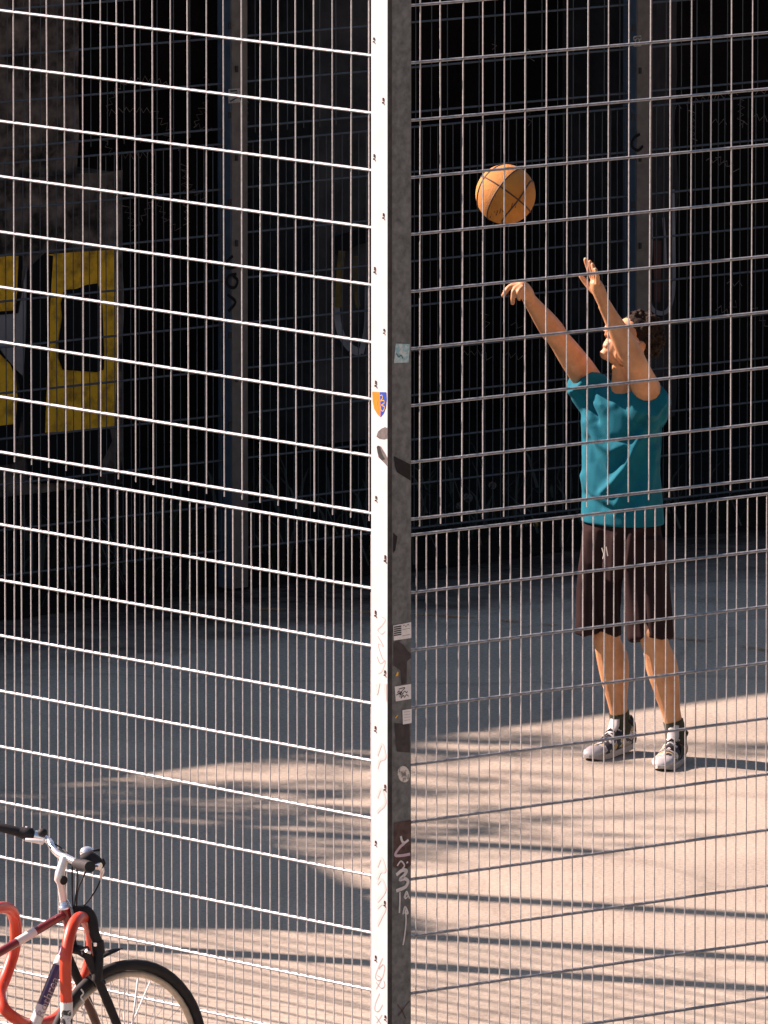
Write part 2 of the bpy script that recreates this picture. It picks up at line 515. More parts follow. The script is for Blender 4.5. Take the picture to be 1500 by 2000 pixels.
px_poly(tp, [(-60, 830), (30, 826), (40, 770), (34, 730), (0, 684), (-6, 690), (46, 740), (46, 790), (36, 850), (28, 905), (-60, 920)], M['black_paint'], 'letter_shadow', Q, 0.011)
px_poly(tp, [(-60, 616), (36, 612), (52, 520), (51, 640), (46, 735), (20, 712), (0, 680), (-60, 640)], pale_sp, 'letter_fill', Q, 0.0095)
# middle pier, half behind the corner post
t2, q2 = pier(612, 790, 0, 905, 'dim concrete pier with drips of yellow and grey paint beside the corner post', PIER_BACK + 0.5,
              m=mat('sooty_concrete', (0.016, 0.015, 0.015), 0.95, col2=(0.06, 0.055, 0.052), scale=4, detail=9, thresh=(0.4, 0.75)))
yel_dim = mat('dirty_yellow_paint', (0.13, 0.085, 0.012), 0.9, col2=(0.03, 0.028, 0.02), scale=9, detail=8, thresh=(0.45, 0.7))
px_stroke(t2, [(668, 490), (664, 530), (660, 600)], 0.045, yel_dim, 'paint_stroke', q2, 0.03)
px_stroke(t2, [(656, 580), (662, 640), (680, 675), (705, 690)], 0.04, grey_sp, 'paint_stroke', q2, 0.026)
px_stroke(t2, [(695, 500), (694, 560), (700, 600)], 0.03, yel_dim, 'paint_stroke', q2, 0.03)
px_stroke(t2, [(718, 560), (716, 640), (705, 690)], 0.035, grey_sp, 'paint_stroke', q2, 0.024)
px_poly(t2, [(654, 462), (722, 440), (735, 470), (700, 478), (660, 500)], M['black_paint'], 'paint_patch', q2, 0.022)
# right pier behind the player
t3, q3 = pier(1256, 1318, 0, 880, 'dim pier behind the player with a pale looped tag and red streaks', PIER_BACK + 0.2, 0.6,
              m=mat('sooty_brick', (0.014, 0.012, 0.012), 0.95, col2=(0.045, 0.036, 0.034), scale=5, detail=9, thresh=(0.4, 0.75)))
px_stroke(t3, [(1296, 425), (1299, 480), (1300, 515)], 0.016, grey_sp, 'paint_stroke', q3, 0.025)
px_stroke(t3, [(1272, 425), (1271, 500), (1266, 560), (1272, 600), (1292, 612), (1308, 600), (1316, 560), (1316, 480), (1314, 370)], 0.022, grey_sp, 'paint_stroke', q3, 0.022)
px_poly(t3, [(1276, 470), (1292, 470), (1290, 590), (1278, 590)], red_sp, 'paint_patch', q3, 0.02)

# ------------------------------------------------------------------ fences
ROD_R, WIRE_R = 0.0043, 0.0024
_wire_cache = {}
def vert_wire_mesh(h, r, m):
    key = ('v', round(h, 4), r, m.name)
    if key not in _wire_cache:
        me = MB().tube([(0, 0, 0), (0, 0, h)], r, 6).mesh('wire')
        me.polygons.foreach_set('use_smooth', [len(p.vertices) == 4 for p in me.polygons])
        me.materials.append(m)
        _wire_cache[key] = me
    return _wire_cache[key]
def rod_mesh(d, length, r, gap, m, n):
    """one horizontal rung: twin rods, one in front of and one behind the wires"""
    key = ('r', round(length, 3), r, tuple(round(x, 3) for x in d), m.name)
    if key not in _wire_cache:
        mb = MB()
        for sgn in (1, -1):
            mb.tube([n * (gap * sgn), d * length + n * (gap * sgn)], r, 7)
        me = mb.mesh('rod')
        me.polygons.foreach_set('use_smooth', [len(p.vertices) == 4 for p in me.polygons])
        me.materials.append(m)
        _wire_cache[key] = me
    return _wire_cache[key]
def mesh_panel(fence, name, base, d, n, s0, s1, wire_s, rod_z, tail_lo, tail_hi, mw, mr, jig=0.0006):
    """a welded mesh panel: child of the fence, its wires and rods are its own pieces"""
    p = bpy.data.objects.new(name, None); p.empty_display_size = 0.1
    COL.objects.link(p)
    p.parent = fence
    p.location = base + d * s0 - fence.location
    o_ = base + d * s0
    z0, z1 = min(rod_z) - tail_lo, max(rod_z) + tail_hi
    wm = vert_wire_mesh(z1 - z0, WIRE_R, mw)
    for s in wire_s:
        w = bpy.data.objects.new('wire', wm); COL.objects.link(w); w.parent = p
        w.location = d * (s - s0 + random.uniform(-jig, jig)) + UP * (z0 + random.uniform(-jig, jig))
        w.rotation_euler = (random.uniform(-1, 1) * 0.0014, random.uniform(-1, 1) * 0.0018, random.uniform(0, 1))
    rm = rod_mesh(d, s1 - s0, ROD_R, ROD_R + WIRE_R - 0.001, mr, n)
    for z in rod_z:
        r = bpy.data.objects.new('rod', rm); COL.objects.link(r); r.parent = p
        r.location = UP * (z + random.uniform(-jig, jig))
    return p

C0 = at_y(765, 1000, 43.0); C0.z = 0                  # near corner of the post, on the ground
# --- left-hand fence: plane through LP with normal NL
LP = C0 + NL * 0.009
def sl(px, py=500):
    return (hit(px, py, LP, NL) - LP).dot(DL)
def zl(px, py):
    return hit(px, py, LP, NL).z
RP = C0 + DL * 0.035
def sr(px, py=500):
    return (hit(px, py, RP, NR) - RP).dot(DR)
def zr(px, py):
    return hit(px, py, RP, NR).z

rodL_up = [zl(726, 1002) + i * (zl(726, 108) - zl(726, 1002)) / 8 for i in range(11)]
stepL = (zl(726, 1036) - zl(726, 1933.5)) / 8
rodL_lo = [zl(726, 1036) - i * stepL for i in range(11) if zl(726, 1036) - i * stepL > 0.03]
wu0, wu1 = sl(721, 300), sl(26, 300); du = (wu1 - wu0) / 20
wl0, wl1 = sl(724, 1250), sl(10.5, 1250); dl_ = (wl1 - wl0) / 41
BAY = 2.52
fenceL = thing('mesh_fence', 'sunlit welded mesh fence bay left of the corner post, wires shining white', 'fence', LP.copy(), 'bays of the ball court fence')
sEnd = BAY - 0.01
ns = int((sEnd - wu0) / du)
mesh_panel(fenceL, 'upper_panel', LP, DL, NL, 0.05, BAY, [wu0 + i * du for i in range(ns + 1)], rodL_up, 0.028, 0.005, M['galv'], M['galv_rod'])
ns = int((sEnd - wl0) / dl_)
mesh_panel(fenceL, 'lower_panel', LP, DL, NL, 0.05, BAY, [wl0 + i * dl_ for i in range(ns + 1)], rodL_lo, 0.01, 0.003, M['galv'], M['galv_rod'])
# --- right-hand fence
rodR_up = [zr(900, 1003) + i * (zr(900, 560) - zr(900, 1003)) / 4 for i in range(11)]
stepR = (zr(805, 1045) - zr(805, 1940)) / 8
rodR_lo = [zr(805, 1045) - i * stepR for i in range(11) if zr(805, 1045) - i * stepR > 0.03]
ru0, ru1 = sr(820, 300), sr(1469, 300); dru = (ru1 - ru0) / 16
rl0, rl1 = sr(812.5, 1600), sr(1485, 1600)
drl = (rl1 - rl0) / 33
drl = dru / 2
fenceR = thing('mesh_fence', 'welded mesh fence bay right of the corner post, in front of the player', 'fence', RP.copy(), 'bays of the ball court fence')
ns = int((BAY - ru0) / dru)
mesh_panel(fenceR, 'upper_panel', RP, DR, NR, 0.06, BAY + 0.05, [ru0 + i * dru for i in range(ns + 1)], rodR_up, 0.028, 0.005, M['galv'], M['galv_rod'])
ns = int((BAY - rl0) / drl)
mesh_panel(fenceR, 'lower_panel', RP, DR, NR, 0.06, BAY + 0.05, [rl0 + i * drl for i in range(ns + 1)], rodR_lo, 0.01, 0.003, M['galv'], M['galv_rod'])
# --- further bays outside the picture, whose posts and rods throw the bands of shade on the court
def t_for_band(px, py):
    g = ground(px, py)
    # follow the sun ray (horizontally) back to the left-hand fence line
    n = NL; k = (LP - g).dot(n) / SUN_AZ.dot(n)
    return ((g + SUN_AZ * k) - LP).dot(DL), k
band_s = [t_for_band(px, py) for px, py in ((805, 1890), (805, 1832), (805, 1750), (805, 1645))]
POST_H = 6.3
post_s = sorted([BAY + 0.06] + [b_[0] for b_ in band_s])
for i, s in enumerate(post_s):
    h = POST_H if s < 12 else 7.4
    pb = LP + DL * s
    o = MB().box(pb - DL * 0.07 - NL * 0.09, DL * 0.14, NL * 0.085, UP * h).build('fence_post', M['post'], origin=pb)
    tag(o, 'tall steel post of the left fence outside the picture, number %s from the corner' % ['two', 'three', 'four', 'five', 'six', 'seven', 'eight'][i], 'post', 'posts of the left fence')
prev = BAY + 0.12
bay_names = ['second', 'third', 'fourth', 'fifth', 'sixth']
for i, s in enumerate(post_s[1:]):
    if i >= 4: break
    f = thing('mesh_fence', 'sunlit mesh fence bay outside the picture, %s from the corner post' % bay_names[i], 'fence', LP + DL * prev, 'bays of the ball court fence')
    n_ = int((s - 0.05 - prev) / (2 * du))
    mesh_panel(f, 'upper_panel', LP, DL, NL, prev, s - 0.03, [prev + 0.04 + k * 2 * du for k in range(n_)], rodL_up, 0.028, 0.005, M['galv'], M['galv_rod'])
    n_ = int((s - 0.05 - prev) / (4 * dl_))
    mesh_panel(f, 'lower_panel', LP, DL, NL, prev, s - 0.03, [prev + 0.03 + k * 4 * dl_ for k in range(n_)], rodL_lo, 0.01, 0.003, M['galv'], M['galv_rod'])
    prev = s + 0.06
# --- back fence
fenceB = thing('mesh_fence', 'dim weathered mesh fence along the shaded far side of the court', 'fence', BF0.copy())
def zb(px, py): return hit(px, py, BF0, NR).z
def sb(px, py=600): return (hit(px, py, BF0, NR) - BF0).dot(DR)
rb = (zb(0, 110) - zb(0, 290)) / 2
rodB_up = [zb(0, 290) + i * rb for i in range(9)]
rodB_lo = [zb(0, 320) - i * rb for i in range(11) if zb(0, 320) - i * rb > 0.03]
sB0, sB1 = sb(-60), sb(1580)
nB = int((sB1 - sB0) / 0.094)
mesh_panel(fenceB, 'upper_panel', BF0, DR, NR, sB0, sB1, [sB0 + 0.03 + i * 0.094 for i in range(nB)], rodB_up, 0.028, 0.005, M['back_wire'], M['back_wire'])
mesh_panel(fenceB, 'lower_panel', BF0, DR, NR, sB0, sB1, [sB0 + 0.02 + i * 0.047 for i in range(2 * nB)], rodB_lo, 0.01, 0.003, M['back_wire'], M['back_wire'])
sticker_dim = mat('faded_sticker', (0.30, 0.30, 0.28), 0.7, col2=(0.12, 0.12, 0.12), scale=60)
def back_post(px, py, label, hole_py, stick):
    g = bf(sb(px, py), -0.05)
    t = thing('fence_post', label, 'post', g, 'posts of the back fence')
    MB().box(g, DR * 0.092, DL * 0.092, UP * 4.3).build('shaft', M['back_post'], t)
    MB().box(g + DL * 0.001 + NL * 0.003 + UP * 0.002, DL * 0.09, NL * 0.003, UP * 4.29).build('sky_tint_face', M['sky_tint'], t)  # thin added face that paints the bluish sky light on the left side
    def on(px_, py_): return hit(px_, py_, g + NR * 0.003, NR)
    for hy in hole_py:
        x = px + 8 + 14 * (hole_py.index(hy) % 2)
        c = on(x, hy)
        MB().box(c - DR * 0.007 - UP * 0.014, DR * 0.014, NR * 0.004, UP * 0.028).build('bolt', M['black'], t)
    for (x0, y0, x1, y1, mm, nm) in stick:
        MB().poly([on(x0, y1), on(x1, y1 - 2), on(x1, y0 - 2), on(x0, y0)]).build(nm, mm, t)
    return t, on
tb, onb = back_post(440, 1150, 'grey square post of the back fence seen left of the corner post', [50, 135, 225, 308, 395, 475, 655, 740, 830],
          [(446, 174, 469, 202, sticker_dim, 'sticker')])
for pts in ([(455, 500), (442, 512), (446, 524), (462, 520)], [(462, 535), (446, 540), (444, 556), (458, 562), (464, 548), (455, 538)], [(444, 575), (460, 590), (446, 608)]):
    MB().ribbon([hit(x, y, bf(0, -0.055), NR) for x, y in spline(pts, 4)], 0.014, NR).build('scribble', M['black_paint'], tb)
MB().ribbon([hit(x, y, bf(0, -0.055), NR) for x, y in ((450, 178), (463, 177), (463, 182), (452, 186), (464, 190), (450, 198))], 0.006, NR).build('sticker_print', M['black_paint'], tb)
tb2, onb2 = back_post(1228, 1070, 'grey square post of the back fence behind the player', [55, 138, 228, 310, 400, 480],
          [])
for pts in ([(1238, 72), (1252, 70), (1252, 77), (1249, 77)], [(1238, 72), (1238, 78), (1241, 78)], [(1238, 84), (1238, 90), (1252, 89), (1252, 83)]):
    MB().ribbon([hit(x, y, bf(0, -0.056), NR) for x, y in pts], 0.007, NR).build('sticker_print', sticker_dim, tb2)
cc = hit(1245, 80, bf(0, -0.056), NR)
MB().ribbon([cc + DR * (0.012 * math.cos(a * 0.7)) + UP * (0.012 * math.sin(a * 0.7)) for a in range(10)], 0.006, NR).build('sticker_print', sticker_dim, tb2)
MB().ribbon([hit(x, y, bf(0, -0.056), NR) for x, y in spline([(1250, 262), (1238, 270), (1234, 285), (1246, 294), (1256, 285)], 4)], 0.014, NR).build('scribble', M['black_paint'], tb2)

# weeds along the foot of the back fence
wd = MB()
for i in range(420):
    s = random.uniform(sB0, sB1); bk = random.uniform(0.0, 2.2)
    g = bf(s, bk); h = random.uniform(0.06, 0.24); a = random.uniform(0, 6.28)
    d = Vector((math.cos(a), math.sin(a), 0)); w = random.uniform(0.004, 0.012)
    q = Vector((-d.y, d.x, 0)) * w
    wd.add([g - q, g + q, g + d * h * 0.3 + UP * h * 0.7 + q * 0.7, g + d * h * 0.3 + UP * h * 0.7 - q * 0.7, g + d * h * 0.7 + UP * h], [(0, 1, 2, 3), (3, 2, 4)])
weed_m = mat('weed_leaf', (0.012, 0.016, 0.007), 0.8, var=0.4, scale=4)
tag(wd.build('weeds', weed_m), 'dark weeds growing along the foot of the back fence', 'weeds', kind='stuff')
fluff = mat('seed_fluff', (0.10, 0.097, 0.088), 0.9)
yflow = mat('yellow_petals', (0.45, 0.28, 0.02), 0.8)
dand = [((914, 972), 0.022, fluff, 'pale dandelion seed head left of its neighbour at the foot of the back fence'),
        ((962, 948), 0.018, fluff, 'taller pale dandelion seed head at the foot of the back fence'),
        ((897, 988), 0.016, fluff, 'smallest and lowest pale seed head at the foot of the back fence'),
        ((1046, 1024), 0.012, yflow, 'tiny yellow dandelion flower beside the player at the back fence')]
for (px, py), r, mm, lab in dand:
    c = hit(px, py, bf(0, 0.5), NR)
    t = thing('dandelion', lab, 'flower', Vector((c.x, c.y, 0)), 'dandelions by the back fence')
    MB().tube([(c.x + 0.02, c.y, 0), (c.x + 0.008, c.y, c.z * 0.5), c], 0.003, 5).build('stem', weed_m, t)
    hd = MB()
    for k in range(60):
        v = Vector((random.gauss(0, 1), random.gauss(0, 1), random.gauss(0, 1))).normalized()
        q = v.orthogonal().normalized() * r * 0.3
        hd.add([c + v * r * 0.3 - q * 0.2, c + v * r + q, c + v * r - q], [(0, 1, 2)])
    hd.ell(c, (r * 0.5,) * 3, nu=8, nv=5)
    hd.build('flower_head', mm, t)

# ------------------------------------------------------------------ corner post
PW_L, PW_R = 0.088, 0.087
post = thing('corner_post', 'steel corner post between the two fences, sunlit white strip and dark stickered side', 'post', C0.copy())
def face_grid(mb, o, a, b, na, nb): mb.box(o, a, b, UP)
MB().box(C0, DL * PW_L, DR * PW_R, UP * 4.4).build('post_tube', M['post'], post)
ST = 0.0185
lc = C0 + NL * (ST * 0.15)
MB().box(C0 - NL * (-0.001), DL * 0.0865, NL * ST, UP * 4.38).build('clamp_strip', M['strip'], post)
# dark edge of the clamp strip
MB().box(C0 + NR * 0.0 + NL * 0.001, NR * 0.003, NL * (ST - 0.0022), UP * 4.36).build('strip_edge', M['dark_edge'], post)
LFACE = C0 + NL * (ST + 0.0012)
RFACE = C0 + NR * 0.0012
def onL(px, py, off=0.0): return hit(px, py, LFACE + NL * off, NL)
def onR(px, py, off=0.0): return hit(px, py, RFACE + NR * off, NR)
rust = mat('rusty_screw', (0.035, 0.022, 0.016), 0.8, var=0.5, scale=90)
shadowed = M['black']
screw_px = [(731, 76), (749, 195), (732, 305), (749, 420), (732, 526), (751, 645), (734, 748), (735, 972), (752, 1090), (734, 1197), (752, 1313),
            (734, 1422), (752, 1537), (734, 1645), (752, 1763), (734, 1870), (752, 1986)]
for x, y in screw_px:
    c = onL(x, y)
    mb = MB()
    q1, q2 = random.uniform(-.002, .002), random.uniform(0.6, 1.0)
    mb.box(c - DL * (0.0025 + q1) - UP * 0.004, DL * 0.005, NL * 0.003, UP * 0.015 * q2)
    mb.tube([c - UP * 0.010 + DL * (0.001 - q1), c - UP * 0.010 + DL * (0.001 - q1) + NL * 0.004], 0.0045 * q2, 7)
    mb.build('screw', rust, post)
# shield sticker
def sm(name, col, rough=0.5, **k): return mat(name, col, rough, **k)
orange_s = sm('orange_print', (0.50, 0.16, 0.002), var=0.08, scale=60)
blue_s = sm('blue_print', (0.004, 0.045, 0.30), var=0.1, scale=60)
yellow_line = sm('yellow_print', (0.46, 0.27, 0.03))
shield = bpy.data.objects.new('shield_sticker', None); COL.objects.link(shield); shield.parent = post
shield.location = (0, 0, 0)
def dec(pts, m, name, on, parent, off):
    return MB().poly([on(x, y, off) for x, y in pts]).build(name, m, parent)
def stroke(pts, w, m, name, on, n, parent, off, k=5):
    return MB().ribbon([on(x, y, off) for x, y in spline(pts, k)], w, n).build(name, m, parent)
dec([(727, 765), (741.3, 765.7), (743, 790), (743, 815), (737, 809), (731, 799), (728, 785)], orange_s, 'orange_half', onL, shield, 0.0005)
dec([(741.3, 765.7), (754.3, 766), (755, 780), (753.5, 796), (749, 808), (743, 815), (743, 790)], blue_s, 'blue_half', onL, shield, 0.0006)
stroke([(741.5, 773), (746, 772), (747, 778), (743, 783), (749.5, 782), (750, 788), (745, 791), (751, 795), (748, 803), (744, 800), (743.5, 794)], 0.0032, yellow_line, 'emblem_letters', onL, NL, shield, 0.0012)
stroke([(738, 780), (736, 790), (739, 800)], 0.0022, yellow_line, 'emblem_letters', onL, NL, shield, 0.0012)
# torn grey tape on the sunlit strip, black tape on the dark side
tape = mat('grey_torn_tape', (0.055, 0.05, 0.047), 0.8, col2=(0.11, 0.10, 0.094), scale=50)
dec([(735, 853), (738, 843), (745, 837), (752, 834), (756.5, 836), (756.5, 856), (750, 858), (741, 857)], tape, 'torn_tape', onL, post, 0.0008)
dec([(735.5, 873), (738, 870), (744, 872), (748, 879), (753, 887), (757, 898), (757.5, 912), (750, 904), (744, 898), (739, 893), (737, 884)], tape, 'torn_tape', onL, post, 0.0008)
dec([(735.5, 873), (738, 870), (742, 872), (746, 886), (752, 897), (746, 899), (741, 894), (738, 884)], M['black'], 'torn_tape', onL, post, 0.0012)
dec([(769, 891), (802, 907), (802, 939), (786, 929), (775, 922), (771, 910)], M['black'], 'black_tape', onR, post, 0.001)
dec([(768, 1040), (776, 1048), (772, 1075), (768, 1080)], M['black'], 'black_tape', onR, post, 0.001)
# stickers on the dark side
paper = mat('white_sticker', (0.62, 0.61, 0.60), 0.6, col2=(0.74, 0.73, 0.72), scale=50)
teal = mat('teal_sticker', (0.22, 0.42, 0.46), 0.6, col2=(0.52, 0.58, 0.57), scale=55, thresh=(0.42, 0.58))
ink = mat('black_ink', (0.02, 0.02, 0.022), 0.7)
dec([(769.5, 709), (798, 708), (800.5, 672), (773, 671)], teal, 'teal_sticker', onR, post, 0.0012)
stroke([(774, 690), (779, 697), (783, 694), (787, 700)], 0.005, sm('teal_ink', (0.05, 0.16, 0.19)), 'sticker_print', onR, NR, post, 0.002)
dec([(768, 1222), (803, 1215), (803.4, 1246), (769, 1251)], paper, 'paper_sticker', onR, post, 0.0012)
for k in range(5):
    dec([(769.5, 1224 + k * 4), (784, 1221.5 + k * 4), (784, 1224 + k * 4), (769.5, 1226.5 + k * 4)], ink, 'printed_line', onR, post, 0.002)
stroke([(787, 1223), (790, 1221), (793, 1224), (797, 1219), (799, 1222)], 0.0015, ink, 'sticker_print', onR, NR, post, 0.002)
for k in range(2):
    stroke([(786, 1230 + k * 12), (793, 1228.5 + k * 12), (801, 1227 + k * 12)], 0.0012, ink, 'printed_line', onR, NR, post, 0.002)
dec([(771, 1341), (803, 1336), (803, 1365), (773, 1370)], paper, 'paper_sticker', onR, post, 0.0012)
for pts in ([(779, 1346), (791, 1343), (785, 1350), (782, 1357)], [(776, 1353), (780, 1349), (779, 1356), (784, 1351), (786, 1356), (790, 1350), (794, 1353), (796, 1350)],
            [(774, 1358), (779, 1355), (785, 1358), (783, 1364), (788, 1358), (790, 1362), (794, 1357), (798, 1360)], [(783, 1350), (781, 1362)]):
    stroke(pts, 0.0028, ink, 'script_lettering', onR, NR, post, 0.002, 4)
dec([(786, 1387), (804, 1384.5), (804, 1412), (787, 1415)], paper, 'paper_sticker', onR, post, 0.0012)
for k in range(4):
    stroke([(789, 1391 + k * 5.5), (795, 1390 + k * 5.5), (801, 1389 + k * 5.5)], 0.0013, sm('grey_ink', (0.3, 0.3, 0.3)), 'printed_line', onR, NR, post, 0.002)
cpx = [(788.5 + 12 * math.cos(a / 24 * 2 * math.pi), 1512 + 16 * math.sin(a / 24 * 2 * math.pi) + 2.0 * math.cos(a / 24 * 2 * math.pi)) for a in range(24)]
dec(list(reversed(cpx)), mat('scratched_round_sticker', (0.16, 0.15, 0.14), 0.7, col2=(0.62, 0.59, 0.54), scale=70, thresh=(0.4, 0.55)), 'round_sticker', onR, post, 0.0012)
yel_bit = sm('yellow_scrap', (0.72, 0.40, 0.01))
dec([(772, 1321), (776, 1312), (778.5, 1313), (777.5, 1320)], yel_bit, 'yellow_scrap', onR, post, 0.0012)
dec([(771.5, 1402), (776.5, 1396), (777.5, 1397.5), (773, 1403.5)], yel_bit, 'yellow_scrap', onR, post, 0.0012)
grime = mat('black_grime', (0.03, 0.027, 0.027), 0.85, col2=(0.06, 0.05, 0.05), scale=40)
brown = mat('brown_grime', (0.045, 0.022, 0.020), 0.85, col2=(0.11, 0.075, 0.065), scale=35, detail=8)
dec([(769, 1256), (775, 1252), (788, 1259), (794, 1268), (803, 1277), (803, 1285), (795, 1292), (794, 1335), (784, 1337), (782, 1310), (769, 1300)], grime, 'grime_patch', onR, post, 0.0006)
dec([(770, 1412), (800, 1415), (801, 1470), (775, 1468)], grime, 'grime_patch', onR, post, 0.0005)
dec([(770, 1607), (803, 1601), (803, 1690), (790, 1700), (769, 1694)], brown, 'grime_patch', onR, post, 0.0006)
# paint-pen lettering
pen = mat('grey_paint_pen', (0.55, 0.54, 0.54), 0.6, var=0.15, scale=60)
lil = mat('lilac_paint_pen', (0.46, 0.36, 0.41), 0.6, var=0.15, scale=60)
stroke([(783, 1633), (785, 1642), (790, 1646), (798, 1640)], 0.009, pen, 'paint_lettering', onR, NR, post, 0.0016)
stroke([(790, 1647), (780, 1656), (772, 1670), (785, 1671), (801, 1668)], 0.010, lil, 'paint_lettering', onR, NR, post, 0.0020)
stroke([(776, 1691), (783, 1682), (790, 1690), (786, 1697)], 0.006, pen, 'paint_lettering', onR, NR, post, 0.0016)
stroke([(795, 1683), (796, 1686)], 0.008, pen, 'paint_lettering', onR, NR, post, 0.0016)
stroke([(774, 1709), (785, 1700), (794, 1701), (789, 1710), (781, 1718), (791, 1716), (797, 1722), (792, 1732), (782, 1737), (774, 1740)], 0.0125, pen, 'paint_lettering', onR, NR, post, 0.0022)
stroke([(781, 1742), (781, 1760), (780, 1783)], 0.0065, pen, 'paint_lettering', onR, NR, post, 0.0016)
stroke([(789, 1753), (794, 1741), (797, 1750), (791, 1755), (795, 1745), (800, 1755)], 0.005, pen, 'paint_lettering', onR, NR, post, 0.0018)
stroke([(787, 1786), (791, 1771), (797, 1784), (790, 1782)], 0.0065, pen, 'paint_lettering', onR, NR, post, 0.0018)
stroke([(792, 1776), (793, 1800), (790, 1830), (787, 1846)], 0.006, pen, 'paint_lettering', onR, NR, post, 0.0016)
stroke([(778, 1985), (792, 1965), (800, 1955)], 0.004, brown, 'paint_lettering', onR, NR, post, 0.0016)
stroke([(776, 1962), (786, 1975), (792, 1990)], 0.004, brown, 'paint_lettering', onR, NR, post, 0.0016)
pencil = mat('pencil_scribble', (0.20, 0.18, 0.17), 0.8)
for pts in ([(747, 1871), (741, 1884), (733, 1905), (737, 1915), (746, 1910), (751, 1890), (747, 1884), (739, 1893)],
            [(734, 1932), (744, 1912), (736, 1905)], [(734, 1918), (744, 1930), (751, 1925), (749, 1915)],
            [(741, 1940), (733, 1960), (732, 1973), (739, 1975), (747, 1962)], [(735, 1998), (746, 1982)], [(733, 1984), (743, 1999)]):
    stroke(pts, 0.0022, pencil, 'scribble', onL, NL, post, 0.001)
faint = mat('faint_scribble', (0.31, 0.28, 0.27), 0.7)
for pts in ([(744, 1204), (752, 1210), (745, 1222), (737, 1230), (745, 1238), (752, 1232)], [(737, 1242), (748, 1262), (738, 1258), (746, 1285), (752, 1290)],
            [(736, 1282), (742, 1296), (752, 1290), (746, 1310), (738, 1316)]):
    stroke(pts, 0.002, faint, 'scribble', onL, NL, post, 0.001)
ghost = mat('ghost_paint', (0.37, 0.355, 0.345), 0.6, col2=(0.43, 0.415, 0.405), scale=20)
for y in (1470, 1560, 1690, 1730, 1775):
    j_ = [random.uniform(-6, 6) for _ in range(5)]
    stroke([(736, y + j_[0]), (745 + j_[4] * 0.4, y - 14 + j_[1]), (752, y + 4 + j_[2]), (743 + j_[1] * 0.5, y + 18 + j_[3]), (736, y + 30 + j_[4])], 0.011, ghost, 'faded_paint', onL, NL, post, 0.0007)
dec([(734, 1336), (742, 1334), (738, 1355), (735, 1358)], ghost, 'sticker_remnant', onL, post, 0.0008)
dec([(748, 1336), (755, 1335), (755, 1372), (751, 1356)], ghost, 'sticker_remnant', onL, post, 0.0008)

# ------------------------------------------------------------------ basketball
ball_c = at_y(987.5, 379.5, 50.75)
BR = 58.7 * (ball_c - CAMP).length / F_PX
ball = thing('basketball', 'worn orange basketball in flight above the player\'s hands', 'ball', ball_c)
bmat = mat('orange_ball_leather', (0.36, 0.135, 0.010), 0.7, col2=(0.50, 0.200, 0.018), scale=9, detail=8, bump=0.7, bscale=330)
MB().ell(ball_c, (BR,) * 3, nu=48, nv=32).build('cover', bmat, ball, smooth=True)
seam_m = mat('ball_seam', (0.045, 0.018, 0.008), 0.7)
Rb = Matrix.Rotation(math.radians(32), 3, 'Y') @ Matrix.Rotation(math.radians(-22), 3, 'Z') @ Matrix.Rotation(math.radians(-12), 3, 'X')
def seam(fn):
    pts = [ball_c + Rb @ (Vector(fn(2 * math.pi * i / 72)).normalized() * (BR * 1.0)) for i in range(73)]
    MB().tube(pts, 0.0034, 6, caps=False).build('seam', seam_m, ball)
seam(lambda a: (math.cos(a), math.sin(a), 0))
seam(lambda a: (0, math.cos(a), math.sin(a)))
for sg in (1, -1):
    seam(lambda a: (sg * (0.62 + 0.16 * math.cos(2 * a)), 0.78 * math.cos(a), 0.78 * math.sin(a)))

def on_ball(px, py):
    d = ray(px, py).normalized(); o_ = CAMP - ball_c
    b_ = o_.dot(d); k_ = -b_ - math.sqrt(max(0, b_ * b_ - o_.dot(o_) + (BR + 0.001) ** 2))
    return CAMP + d * k_
ball_ink = mat('ball_print', (0.09, 0.03, 0.010), 0.8)
for pts in ([(957, 426), (960, 417), (963, 424), (966, 413)], [(969, 421), (972, 411)], [(976, 417), (978, 407), (983, 414)], [(988, 410), (992, 399), (997, 410), (1001, 397)], [(1006, 406), (1009, 394)]):
    MB().ribbon([on_ball(x, y) for x, y in pts], 0.004, (CAMP - ball_c).normalized()).build('printed_letters', ball_ink, ball)

# ------------------------------------------------------------------ player
heelR, toeR = ground(1233, 1467), ground(1131, 1490)
heelL, toeL = ground(1330, 1484), ground(1291, 1507)
YP = (heelR.y + heelL.y) / 2 - 0.03
def W(px, py, dy=0.0): return at_y(px, py, YP + dy)
TF = Vector((-0.64, -0.77, 0)).normalized()       # the way the chest faces
TLs = Vector((0.77, -0.64, 0)).normalized()       # towards his left shoulder
skin = mat('skin', (0.34, 0.155, 0.066), 0.6, col2=(0.54, 0.280, 0.130), scale=13, detail=8, bump=0.05, bscale=150, sss=0.05)
person = thing('person', 'person in teal t-shirt and dark shorts with both arms raised after a basketball shot', 'person', (heelR + heelL) / 2)

